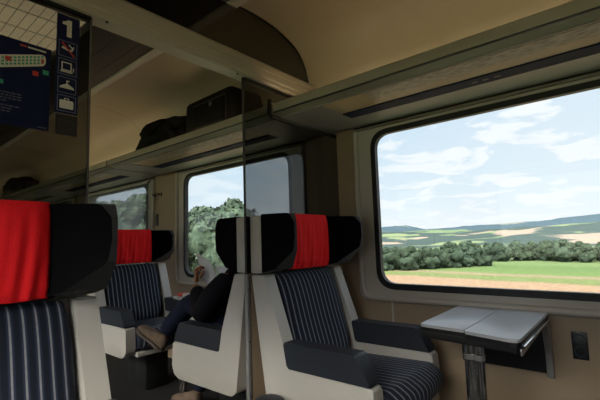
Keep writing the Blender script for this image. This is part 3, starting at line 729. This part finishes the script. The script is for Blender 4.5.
def softbag(name, label, cat, loc, dims, m, seed, strap=True):
    t = empty(name, loc); tag(t, label, cat)
    bm = bmesh.new(); bmesh.ops.create_icosphere(bm, subdivisions=4, radius=1)
    for v in bm.verts:
        c = v.co.copy(); nn = noise.noise(c*1.6+Vector((seed, 0, 0)))*0.28+noise.noise(c*4+Vector((seed, 2, 0)))*0.12
        s_ = Vector((math.copysign(abs(c.x)**0.8, c.x), math.copysign(abs(c.y)**0.7, c.y), math.copysign(abs(c.z)**0.7, c.z)))*(1+nn)
        taper = 1.0-0.35*max(0, -c.x)
        v.co = Vector((s_.x*dims[0], s_.y*dims[1], max(-0.97, s_.z)*dims[2]*taper+dims[2]*0.97*1.0))
        v.co.z = max(0.0, v.co.z-dims[2]*0.97*(1-taper))
    mk('bag_body', bm, m, t, smooth=60)
    if strap:
        bm = bmesh.new(); tube(bm, [(-0.3*dims[0], -dims[1]*0.9, dims[2]*1.3), (0, -dims[1]*1.05, dims[2]*0.9), (0.5*dims[0], -dims[1]*0.95, dims[2]*1.5)], 0.008, 6); mk('strap', bm, m, t)
    return t
softbag('duffel_bag', 'crumpled black soft bag on the rack left of the suitcase', 'bag', (-2.88, 1.765, 1.888), (0.36, 0.155, 0.13), M['bag'], 3.1)
softbag('duffel_bag', 'dark rounded bag far down the rack, at the left edge of the picture', 'bag', (-7.1, 1.82, 1.888), (0.42, 0.17, 0.16), M['bag'], 7.7)

# ------------------------------------------------------------------ PASSENGER
def skin_mesh(name, verts, edges, rads, m, parent, root=0, lv=2):
    me = bpy.data.meshes.new(name); me.from_pydata([Vector(v) for v in verts], edges, []); me.materials.append(m)
    o = bpy.data.objects.new(name, me); COL.objects.link(o); o.parent = parent
    sk = o.modifiers.new('skin', 'SKIN'); sk.use_smooth_shade = True
    for i, r_ in enumerate(rads):
        rx = r_ if isinstance(r_, (tuple, list)) else (r_, r_); me.skin_vertices[0].data[i].radius = rx
        me.skin_vertices[0].data[i].use_root = (i == root)
    s_ = o.modifiers.new('sub', 'SUBSURF'); s_.levels = lv; s_.render_levels = lv
    return o
pz = empty('person', (-1.98, 1.735, 0.50)); tag(pz, 'person in black jacket and dark jeans reading a paper, one leg crossed, beyond the glass', 'person')
PB = Vector((-1.98, 1.735, 0.50))
def P_(x, y, z): return Vector((x, y, z))-PB
def chain(defs):
    vs, es, rs = [], [], []
    idx = {}
    for nme, par, co, r_ in defs:
        idx[nme] = len(vs); vs.append(P_(*co)); rs.append(r_)
        if par: es.append((idx[par], idx[nme]))
    return vs, es, rs
# near arm (his left, -y) and far arm
shl, elb, wri = (-1.88, 1.555, 0.915), (-2.11, 1.525, 0.675), (-2.325, 1.64, 0.845)
shr, elr, wrr = (-1.86, 1.915, 0.925), (-2.12, 1.93, 0.715), (-2.33, 1.80, 0.83)
body = [('pel', None, (-1.96, 1.735, 0.575), 0.10), ('abd', 'pel', (-1.91, 1.735, 0.70), 0.10), ('che', 'abd', (-1.86, 1.735, 0.86), 0.105), ('nk', 'che', (-1.835, 1.735, 0.975), 0.055),
        ('hd', 'nk', (-1.85, 1.735, 1.045), 0.06), ('cr', 'hd', (-1.845, 1.735, 1.125), 0.075),
        ('sl', 'che', shl, 0.045), ('el', 'sl', elb, 0.034), ('wl', 'el', wri, 0.022),
        ('sr', 'che', shr, 0.045), ('er', 'sr', elr, 0.034), ('wr', 'er', wrr, 0.022),
        ('hl', 'pel', (-2.00, 1.645, 0.575), 0.075), ('kl', 'hl', (-2.37, 1.63, 0.735), 0.052), ('al', 'kl', (-2.66, 1.59, 0.46), 0.032),
        ('hr', 'pel', (-2.00, 1.825, 0.575), 0.075), ('kr', 'hr', (-2.44, 1.80, 0.585), 0.052), ('ar', 'kr', (-2.385, 1.70, 0.09), 0.030)]
v_, e_2, r_2 = chain(body); skin_mesh('body', v_, e_2, r_2, M['skin'], pz)
jk = [('pel', None, (-1.955, 1.735, 0.60), (0.125, 0.145)), ('abd', 'pel', (-1.94, 1.735, 0.72), (0.15, 0.16)), ('che', 'abd', (-1.90, 1.735, 0.85), (0.15, 0.16)), ('nk', 'che', (-1.835, 1.735, 0.955), 0.07),
      ('sl', 'che', shl, 0.066), ('ul', 'sl', (-1.99, 1.535, 0.80), 0.085), ('el', 'ul', elb, 0.078), ('wl', 'el', (-2.295, 1.625, 0.822), 0.050),
      ('sr', 'che', shr, 0.066), ('ur', 'sr', (-1.99, 1.93, 0.81), 0.060), ('er', 'ur', elr, 0.054), ('wr', 'er', (-2.31, 1.81, 0.82), 0.040)]
v_, e_2, r_2 = chain(jk); skin_mesh('jacket', v_, e_2, r_2, M['jacket'], pz)
tr_ = [('pel', None, (-1.96, 1.735, 0.575), 0.115), ('hl', 'pel', (-2.04, 1.645, 0.590), 0.09), ('tl', 'hl', (-2.20, 1.64, 0.665), 0.092), ('kl', 'tl', (-2.36, 1.63, 0.725), 0.078), ('cl', 'kl', (-2.50, 1.61, 0.61), 0.074), ('al', 'cl', (-2.645, 1.59, 0.485), 0.055),
       ('hr', 'pel', (-2.04, 1.825, 0.585), 0.09), ('tr', 'hr', (-2.24, 1.82, 0.59), 0.084), ('kr', 'tr', (-2.44, 1.80, 0.585), 0.068), ('cr', 'kr', (-2.42, 1.78, 0.36), 0.06), ('cs', 'cr', (-2.385, 1.72, 0.17), 0.055), ('ar', 'cs', (-2.385, 1.70, 0.095), 0.052)]
v_, e_2, r_2 = chain(tr_); skin_mesh('trousers', v_, e_2, r_2, M['jeans'], pz)
# head details
bm = bmesh.new(); bmesh.ops.create_uvsphere(bm, u_segments=20, v_segments=14, radius=0.088, matrix=Matrix.Translation(P_(-1.825, 1.735, 1.125)) @ Matrix.Diagonal((1.05, 0.9, 1.02, 1)))
for v in bm.verts:
    if v.co.x+PB.x < -1.885 and v.co.z+PB.z < 1.16: v.co.x = -1.885-PB.x
mk('hair', bm, M['hair'], pz, smooth=60)
bm = bmesh.new()
bmesh.ops.create_uvsphere(bm, u_segments=16, v_segments=12, radius=0.075, matrix=Matrix.Translation(P_(-1.865, 1.735, 1.085)) @ Matrix.Diagonal((0.95, 0.88, 1.2, 1)))
bmesh.ops.create_cone(bm, cap_ends=True, segments=8, radius1=0.014, radius2=0.006, depth=0.04, matrix=Matrix.Translation(P_(-1.938, 1.735, 1.08)))
for s in (-1, 1): bmesh.ops.create_uvsphere(bm, u_segments=8, v_segments=6, radius=0.02, matrix=Matrix.Translation(P_(-1.855, 1.735+s*0.07, 1.085)) @ Matrix.Diagonal((0.7, 0.4, 1.3, 1)))
mk('face', bm, M['skin'], pz, smooth=60)
bm = bmesh.new()
for s in (-1, 1): bmesh.ops.create_uvsphere(bm, u_segments=8, v_segments=6, radius=0.008, matrix=Matrix.Translation(P_(-1.930, 1.735+s*0.028, 1.10)))
box(bm, P_(-1.937, 1.715, 1.043), P_(-1.925, 1.755, 1.048))
mk('eyes_and_mouth', bm, M['hair'], pz)
# hands: palm plus five separate bent fingers
def hand(wrist, side, fdir, k=1.18):
    w_ = Vector(wrist); f = Vector(fdir).normalized()
    palm_n = Vector((0, side, 0)); a = f.cross(palm_n).normalized(); palm_n = a.cross(f).normalized()
    vs = [w_-PB, w_+f*0.045*k-PB, w_+f*0.085*k-PB]; es = [(0, 1), (1, 2)]; rs = [(0.020, 0.024), (0.017, 0.036), (0.014, 0.038)]
    skin_mesh('palm', vs, es, rs, M['skin'], pz, lv=2)
    for i, (off, ln) in enumerate(((-0.028, 0.070), (-0.010, 0.080), (0.010, 0.076), (0.027, 0.060))):
        b0 = w_+f*0.075+a*off; c1 = f*0.9+palm_n*0.35; c2 = f*0.1+palm_n*0.95; c3 = -f*0.7+palm_n*0.6
        p1 = b0+c1*ln*0.5; p2 = p1+c2*ln*0.32; p3 = p2+c3*ln*0.26
        skin_mesh('finger', [b0-PB, p1-PB, p2-PB, p3-PB], [(0, 1), (1, 2), (2, 3)], [0.010, 0.0095, 0.009, 0.0075], M['skin'], pz, lv=1)
    t0 = w_+f*0.03-a*0.025; t1 = t0+f*0.03-a*0.022+palm_n*0.012; t2 = t1+f*0.026+a*0.002+palm_n*0.016
    skin_mesh('thumb', [t0-PB, t1-PB, t2-PB], [(0, 1), (1, 2)], [0.013, 0.011, 0.009], M['skin'], pz, lv=1)
hand((-2.33, 1.645, 0.852), 1, (-0.15, 0.15, 0.9))
hand((-2.325, 1.80, 0.835), -1, (-0.25, -0.15, 0.9))
# shoes: loft of cross-sections from heel to toe
def shoe(heel, toe, upv):
    h = Vector(heel); t_ = Vector(toe); f = (t_-h).normalized(); ln = (t_-h).length; u_ = Vector(upv); u_ = (u_-f*u_.dot(f)).normalized(); s_ = f.cross(u_)
    sh = empty('shoe_root'); bpy.data.objects.remove(sh)
    bm = bmesh.new(); rows = []
    for (q_, wd, ht) in ((0.0, 0.022, 0.055), (0.06, 0.034, 0.085), (0.22, 0.038, 0.098), (0.42, 0.038, 0.078), (0.62, 0.046, 0.060), (0.8, 0.048, 0.048), (0.93, 0.038, 0.038), (1.0, 0.018, 0.024)):
        rows.append([bm.verts.new(h+f*ln*q_+s_*(wd*math.copysign(abs(math.cos(a))**0.7, math.cos(a)))+u_*(ht*0.5+0.014+ht*0.5*math.copysign(abs(math.sin(a))**0.8, math.sin(a)))-PB) for a in [j*2*PI/14 for j in range(14)]])
    for i in range(len(rows)-1):
        for j in range(14): bm.faces.new((rows[i][j], rows[i][(j+1) % 14], rows[i+1][(j+1) % 14], rows[i+1][j]))
    bm.faces.new(rows[0]); bm.faces.new(rows[-1][::-1])
    o = mk('shoe', bm, M['shoe'], pz, smooth=60)
    bm = bmesh.new(); lo, hi = [], []
    for q_, wd in ((-0.02, 0.022), (0.08, 0.036), (0.3, 0.038), (0.45, 0.036), (0.65, 0.047), (0.82, 0.050), (0.95, 0.038), (1.02, 0.012)):
        for arr, s2 in ((lo, -1), (hi, 1)): arr.append(h+f*ln*q_+s_*wd*s2-PB)
    ring = lo+hi[::-1]; va = [bm.verts.new(p) for p in ring]; vb = [bm.verts.new(p+u_*0.020) for p in ring]; n_ = len(ring)
    bm.faces.new(va); bm.faces.new(vb[::-1])
    for i in range(n_): bm.faces.new((va[i], vb[i], vb[(i+1) % n_], va[(i+1) % n_]))
    mk('sole', bm, M['shoesole'], o, smooth=50)
    bm = bmesh.new()
    for i in range(4):
        c0 = h+f*ln*(0.36+0.08*i)+u_*(0.094-0.009*i)-PB
        tube(bm, [c0-s_*0.022, c0+u_*0.004, c0+s_*0.022], 0.003, 5)
    mk('laces', bm, M['blk'], o)
shoe((-2.61, 1.55, 0.375), (-2.775, 1.455, 0.525), (0.6, 0.35, 0.7))
shoe((-2.36, 1.69, 0.002), (-2.63, 1.66, 0.002), (0, 0, 1))

# newspaper held in his hands
nws = empty('newspaper', (-2.40, 1.62, 0.93)); tag(nws, 'white newspaper sheet held up by the reading passenger', 'newspaper')
NB = Vector((-2.40, 1.62, 0.93))
def sheet(name, pts, m):
    bm = bmesh.new(); a, b, c, d = [Vector(p)-NB for p in pts]; g = []
    for i in range(9):
        row = []
        for j in range(9):
            u, v = i/8, j/8; p = a*(1-u)*(1-v)+b*u*(1-v)+c*u*v+d*(1-u)*v; p.y += 0.012*math.sin(u*3.0)*(1-v); row.append(bm.verts.new(p))
        g.append(row)
    for i in range(8):
        for j in range(8): bm.faces.new((g[i][j], g[i+1][j], g[i+1][j+1], g[i][j+1]))
    o = mk(name, bm, m, nws, smooth=80); s_ = o.modifiers.new('sol', 'SOLIDIFY'); s_.thickness = 0.0012
sheet('front_sheet', [(-2.42, 1.706, 1.055), (-2.30, 1.738, 0.99), (-2.15, 1.74, 0.80), (-2.33, 1.70, 0.86)], M['paper'])
sheet('rear_sheet', [(-2.29, 1.76, 0.965), (-2.12, 1.84, 0.945), (-2.05, 1.84, 0.83), (-2.18, 1.785, 0.83)], M['paper'])

wb = empty('waste_bin', (-1.275, 1.27, 0)); tag(wb, 'dark round waste bin in the aisle, its rim just in view at the bottom edge', 'bin')
bm = bmesh.new(); tube(bm, [(0, 0, 0.0), (0, 0, 0.005), (0, 0, 0.415)], [0.055, 0.060, 0.070], 24); mk('bin_body', bm, M['blk'], wb, smooth=40)
bm = bmesh.new(); bmesh.ops.create_uvsphere(bm, u_segments=24, v_segments=10, radius=0.076, matrix=Matrix.Translation((0, 0, 0.416)) @ Matrix.Diagonal((1, 1, 0.45, 1)))
mk('domed_lid', bm, M['pad'], wb, smooth=60)

# ------------------------------------------------------------------ OUTSIDE
GZ = -9.0
def field_mat():
    m = bpy.data.materials.new('field_strips'); m.use_nodes = True; t = m.node_tree; b = t.nodes['Principled BSDF']; b.inputs['Roughness'].default_value = 0.95
    b.inputs['Specular IOR Level'].default_value = 0.1
    c = t.nodes.new('ShaderNodeTexCoord'); mp = t.nodes.new('ShaderNodeMapping'); mp.inputs['Rotation'].default_value = (0, 0, R(9.6)); t.links.new(c.outputs['Object'], mp.inputs[0])
    s = t.nodes.new('ShaderNodeSeparateXYZ'); t.links.new(mp.outputs[0], s.inputs[0])
    n = t.nodes.new('ShaderNodeTexNoise'); n.inputs['Scale'].default_value = 0.09; n.inputs['Detail'].default_value = 5; t.links.new(mp.outputs[0], n.inputs['Vector'])
    a = t.nodes.new('ShaderNodeMath'); a.operation = 'MULTIPLY_ADD'; a.inputs[1].default_value = 5; t.links.new(n.outputs['Fac'], a.inputs[0]); t.links.new(s.outputs['Y'], a.inputs[2])
    d = t.nodes.new('ShaderNodeMath'); d.operation = 'DIVIDE'; d.inputs[1].default_value = 400; t.links.new(a.outputs[0], d.inputs[0])
    r = t.nodes.new('ShaderNodeValToRGB'); r.color_ramp.interpolation = 'LINEAR'; t.links.new(d.outputs[0], r.inputs[0])
    el = r.color_ramp.elements; el[0].position = 0; el[0].color = (0.19, 0.135, 0.085, 1); el[1].position = 0.228; el[1].color = (0.20, 0.14, 0.09, 1)
    for p, cc in ((0.233, (0.095, 0.125, 0.045)), (0.255, (0.105, 0.13, 0.05)), (0.259, (0.17, 0.135, 0.085)), (0.267, (0.16, 0.135, 0.085)), (0.272, (0.085, 0.13, 0.042)), (0.33, (0.07, 0.115, 0.040)), (0.36, (0.095, 0.14, 0.055)), (0.45, (0.08, 0.11, 0.05)), (0.9, (0.10, 0.13, 0.07))):
        q_ = el.new(p); q_.color = (*cc, 1)
    n2 = t.nodes.new('ShaderNodeTexNoise'); n2.inputs['Scale'].default_value = 1.2; n2.inputs['Detail'].default_value = 6; t.links.new(c.outputs['Object'], n2.inputs['Vector'])
    x = t.nodes.new('ShaderNodeMixRGB'); x.blend_type = 'MULTIPLY'; x.inputs[0].default_value = 0.75; t.links.new(r.outputs[0], x.inputs[1]); t.links.new(n2.outputs['Fac'], x.inputs[2])
    t.links.new(x.outputs[0], b.inputs['Base Color']); return m
bm = bmesh.new(); box(bm, (-1500, 20, GZ-1), (900, 900, GZ)); o = mk('ground_field', bm, field_mat(), smooth=0); st(o)
bm = bmesh.new(); prism(bm, [(3.0, -1.2), (21, GZ), (21, GZ-1), (-16, GZ-1), (-16, GZ), (-2, -1.2)], 'x', -300, 200); st(mk('ground_embankment', bm, mat('embankment_grass', (0.066, 0.083, 0.033), 0.95, noise_amt=0.3, nscale=0.8), smooth=0))
bm = bmesh.new(); box(bm, (-600, -600, GZ-1), (600, -15, GZ)); st(mk('ground_far_side', bm, mat('meadow_grass', (0.110, 0.132, 0.055), 0.95, noise_amt=0.3, nscale=0.1), smooth=0))

def hill_mat(name, forest, fieldc, fscale, thr):
    m = bpy.data.materials.new(name); m.use_nodes = True; t = m.node_tree; b = t.nodes['Principled BSDF']; b.inputs['Roughness'].default_value = 1.0; b.inputs['Specular IOR Level'].default_value = 0.0
    c = t.nodes.new('ShaderNodeTexCoord'); mp = t.nodes.new('ShaderNodeMapping'); mp.inputs['Scale'].default_value = (1, 0.45, 3); t.links.new(c.outputs['Object'], mp.inputs[0])
    v = t.nodes.new('ShaderNodeTexVoronoi'); v.inputs['Scale'].default_value = fscale; v.inputs['Randomness'].default_value = 1; t.links.new(mp.outputs[0], v.inputs['Vector'])
    r = t.nodes.new('ShaderNodeValToRGB'); r.color_ramp.interpolation = 'CONSTANT'; t.links.new(v.outputs['Color'], r.inputs[0])
    el = r.color_ramp.elements; el[0].position = 0; el[0].color = (*fieldc[0], 1); el[1].position = 0.3; el[1].color = (*fieldc[1], 1)
    q_ = el.new(0.5); q_.color = (*fieldc[2], 1); q_ = el.new(0.68); q_.color = (*fieldc[0], 1); q_ = el.new(0.8); q_.color = (*forest, 1)
    n = t.nodes.new('ShaderNodeTexNoise'); n.inputs['Scale'].default_value = fscale*0.7; n.inputs['Detail'].default_value = 6; t.links.new(c.outputs['Object'], n.inputs['Vector'])
    mr = t.nodes.new('ShaderNodeMapRange'); mr.inputs['From Min'].default_value = thr-0.02; mr.inputs['From Max'].default_value = thr+0.02; t.links.new(n.outputs['Fac'], mr.inputs[0])
    x = t.nodes.new('ShaderNodeMixRGB'); t.links.new(mr.outputs[0], x.inputs[0]); t.links.new(r.outputs[0], x.inputs[1]); x.inputs[2].default_value = (*forest, 1)
    t.links.new(x.outputs[0], b.inputs['Base Color']); return m
def ridge(name, y0, depth, hf, m, xr=(-1400, 500), res=110):
    bm = bmesh.new(); g = []; ny = 26
    for i in range(res+1):
        x = xr[0]+(xr[1]-xr[0])*i/res; row = []
        for j in range(ny+1):
            v = j/ny; y = y0+depth*v; h = hf(x)*math.sin(min(1, v*1.25)*PI/2)**1.2
            h += (noise.noise(Vector((x*0.008, y*0.012, 1)))*7+noise.noise(Vector((x*0.035, y*0.04, 5)))*3)*min(1, v*3)
            row.append(bm.verts.new((x, y, GZ+h)))
        g.append(row)
    for i in range(res):
        for j in range(ny): bm.faces.new((g[i][j], g[i+1][j], g[i+1][j+1], g[i][j+1]))
    k = [bm.verts.new((g[i][ny].co.x, g[i][ny].co.y+5, GZ-1)) for i in range(res+1)]
    for i in range(res): bm.faces.new((g[i][ny], g[i+1][ny], k[i+1], k[i]))
    return st(mk(name, bm, m, smooth=60))
# near slope with patchwork, far wooded ridge with blue haze mixed into its colours
pc = [(0.083, 0.105, 0.061), (0.066, 0.091, 0.055), (0.132, 0.110, 0.091)]
ridge('hill_near', 330, 420, lambda x: 15+7*max(0, min(1, (x+420)/400))+4*math.sin(x*0.011), hill_mat('patchwork_hill', (0.028, 0.041, 0.039), pc, 0.020, 0.47))
ridge('hill_far', 800, 500, lambda x: 33+16*math.exp(-((x+585)/45)**2)+13*max(0, min(1, (x+330)/200))+4*math.sin(x*0.017+1), hill_mat('haze_tinted_far_hill', (0.030, 0.047, 0.058), [(0.066, 0.083, 0.077), (0.050, 0.066, 0.066), (0.094, 0.094, 0.085)], 0.009, 0.42), xr=(-2600, 900), res=160)

# trees
def leaf_mat(name, c1, c2):
    m = bpy.data.materials.new(name); m.use_nodes = True; t = m.node_tree; b = t.nodes['Principled BSDF']; b.inputs['Roughness'].default_value = 0.9; b.inputs['Specular IOR Level'].default_value = 0.15
    c = t.nodes.new('ShaderNodeTexCoord'); n = t.nodes.new('ShaderNodeTexNoise'); n.inputs['Scale'].default_value = 1.1; n.inputs['Detail'].default_value = 8; n.inputs['Roughness'].default_value = 0.7; t.links.new(c.outputs['Object'], n.inputs['Vector'])
    r = t.nodes.new('ShaderNodeValToRGB'); r.color_ramp.elements[0].position = 0.35; r.color_ramp.elements[0].color = (*c1, 1); r.color_ramp.elements[1].position = 0.65; r.color_ramp.elements[1].color = (*c2, 1)
    t.links.new(n.outputs['Fac'], r.inputs[0]); t.links.new(r.outputs[0], b.inputs['Base Color']); return m
M['leafA'] = leaf_mat('dark_green_foliage', (0.006, 0.013, 0.010), (0.027, 0.042, 0.024))
M['leafB'] = leaf_mat('mid_green_foliage', (0.006, 0.014, 0.011), (0.040, 0.060, 0.038))
M['bark'] = mat('bark', (0.08, 0.06, 0.045), 0.9, noise_amt=0.3, nscale=3)
def make_tree(h, wd, m, seed, blobs=14, leaves=1500, low=0.12):
    rnd = random.Random(seed); t = empty('tree')
    bm = bmesh.new(); tube(bm, [(0, 0, -0.3), (0.1, 0, h*0.3), (0, 0.1, h*0.62)], [h*0.028, h*0.02, h*0.01], 8); mk('trunk', bm, M['bark'], t)
    bm = bmesh.new(); cs = []
    for i in range(blobs):
        z = h*(low+(0.86-low)*(i+0.5)/blobs); prof_ = math.sin(PI*min(1, ((z/h)-low+0.12)/(1.02-low)))**0.6
        a = rnd.uniform(0, 2*PI); rad = wd*0.5*prof_*rnd.uniform(0.2, 0.65); rb = wd*rnd.uniform(0.2, 0.30)*max(0.5, prof_)
        cs.append((Vector((math.cos(a)*rad, math.sin(a)*rad, z)), rb))
        k0 = len(bm.verts)
        rj = bmesh.ops.create_icosphere(bm, subdivisions=3, radius=rb, matrix=Matrix.Translation(cs[-1][0]))
        for v in rj['verts']:
            d = (v.co-cs[-1][0]); v.co += d*(noise.noise(v.co*1.3/rb+Vector((seed, 0, 0)))*0.45+noise.noise(v.co*4/rb)*0.25)
    for i in range(leaves):
        c, rb = rnd.choice(cs); d = Vector((rnd.gauss(0, 1), rnd.gauss(0, 1), rnd.gauss(0, 1))).normalized(); p = c+d*rb*rnd.uniform(0.95, 1.22)
        s_ = h*rnd.uniform(0.012, 0.030)*(1.0 if h > 10 else 1.3); a = Vector((rnd.gauss(0, 1), rnd.gauss(0, 1), rnd.gauss(0, 1))).normalized(); b = a.cross(d).normalized()
        bm.faces.new([bm.verts.new(p+a*s_), bm.verts.new(p+b*s_), bm.verts.new(p-a*s_*0.8), bm.verts.new(p-b*s_*0.7)])
    mk('foliage', bm, m, t, smooth=60)
    return t
protos = [make_tree(7.0, 7.5, M['leafA'], 11, 16, 2600, 0.05), make_tree(6.5, 6.5, M['leafA'], 12, 16, 2600, 0.05), make_tree(7.2, 6.2, M['leafB'], 13, 16, 2600, 0.05),
          make_tree(18, 12.5, M['leafB'], 14, 26, 6500, 0.15), make_tree(17, 11.5, M['leafB'], 15, 26, 6500, 0.15)]
used = [False]*5
def plant(i, x, y, rz, sc, label, grp):
    if not used[i]: o = protos[i]; used[i] = True; o.location = (x, y, GZ); o.rotation_euler = (0, 0, rz); tag(o, label, 'tree', grp)
    else: o = dup(protos[i], (x, y, GZ), rz, label, grp)
    o.scale = (sc, sc, sc)
    if 'category' not in o: o['category'] = 'tree'
rnd = random.Random(5)
clump = [(-60, 112), (-57.5, 116), (-53.5, 116), (-56, 121), (-50.5, 121), (-47.5, 125), (-44, 128), (-41, 132), (-38.5, 136), (-66, 118), (-50, 128), (-44, 135), (-70, 124), (-64, 126)]
for i, (x, y) in enumerate(clump):
    plant((0, 1, 0, 2)[i % 4], x, y, rnd.uniform(0, 6), rnd.uniform(0.88, 1.1), 'dark bushy tree in the clump at the left of the green field', 'trees in the near clump')
for i in range(30):
    x = -58+i*2.9+rnd.uniform(-0.8, 0.8); y = 160+rnd.uniform(-3, 9)+max(0, -(x+20)*0.15)
    plant((0, 1, 2)[i % 3], x, y, rnd.uniform(0, 6), rnd.uniform(0.92, 1.15), 'tree in the long dark tree line across the far edge of the green field', 'trees in the far tree line')
def dirpt(px_, Y): # point on ground below picture column px_ at depth Y
    d = fw+rr*((px_-300)/FPX)-uu*((262-200)/FPX); return d.x*(Y/d.y), Y
for i, (px_, Y, k, sc) in enumerate(((200, 42, 3, 0.98), (222, 40, 4, 1.02), (236, 42, 3, 1.0), (183, 46, 4, 0.85), (246, 52, 4, 0.75), (268, 56, 3, 0.55))):
    x, y = dirpt(px_, Y); plant(k, x, y, i*1.3, sc, 'tall mid green tree outside the window beside the reading passenger', 'tall trees outside the second window')
for i, (px_, Y, k, sc) in enumerate(((138, 30, 3, 1.05), (126, 31, 4, 0.98), (112, 31, 3, 1.05), (100, 30, 4, 0.95), (150, 36, 4, 0.85))):
    x, y = dirpt(px_, Y); plant(k, x, y, i*2.1, sc, 'tall tree seen grey through the blind of the far window', 'tall trees outside the far window')
for i, o in enumerate(protos):
    if not used[i]:
        for c in list(o.children): bpy.data.objects.remove(c)
        bpy.data.objects.remove(o)
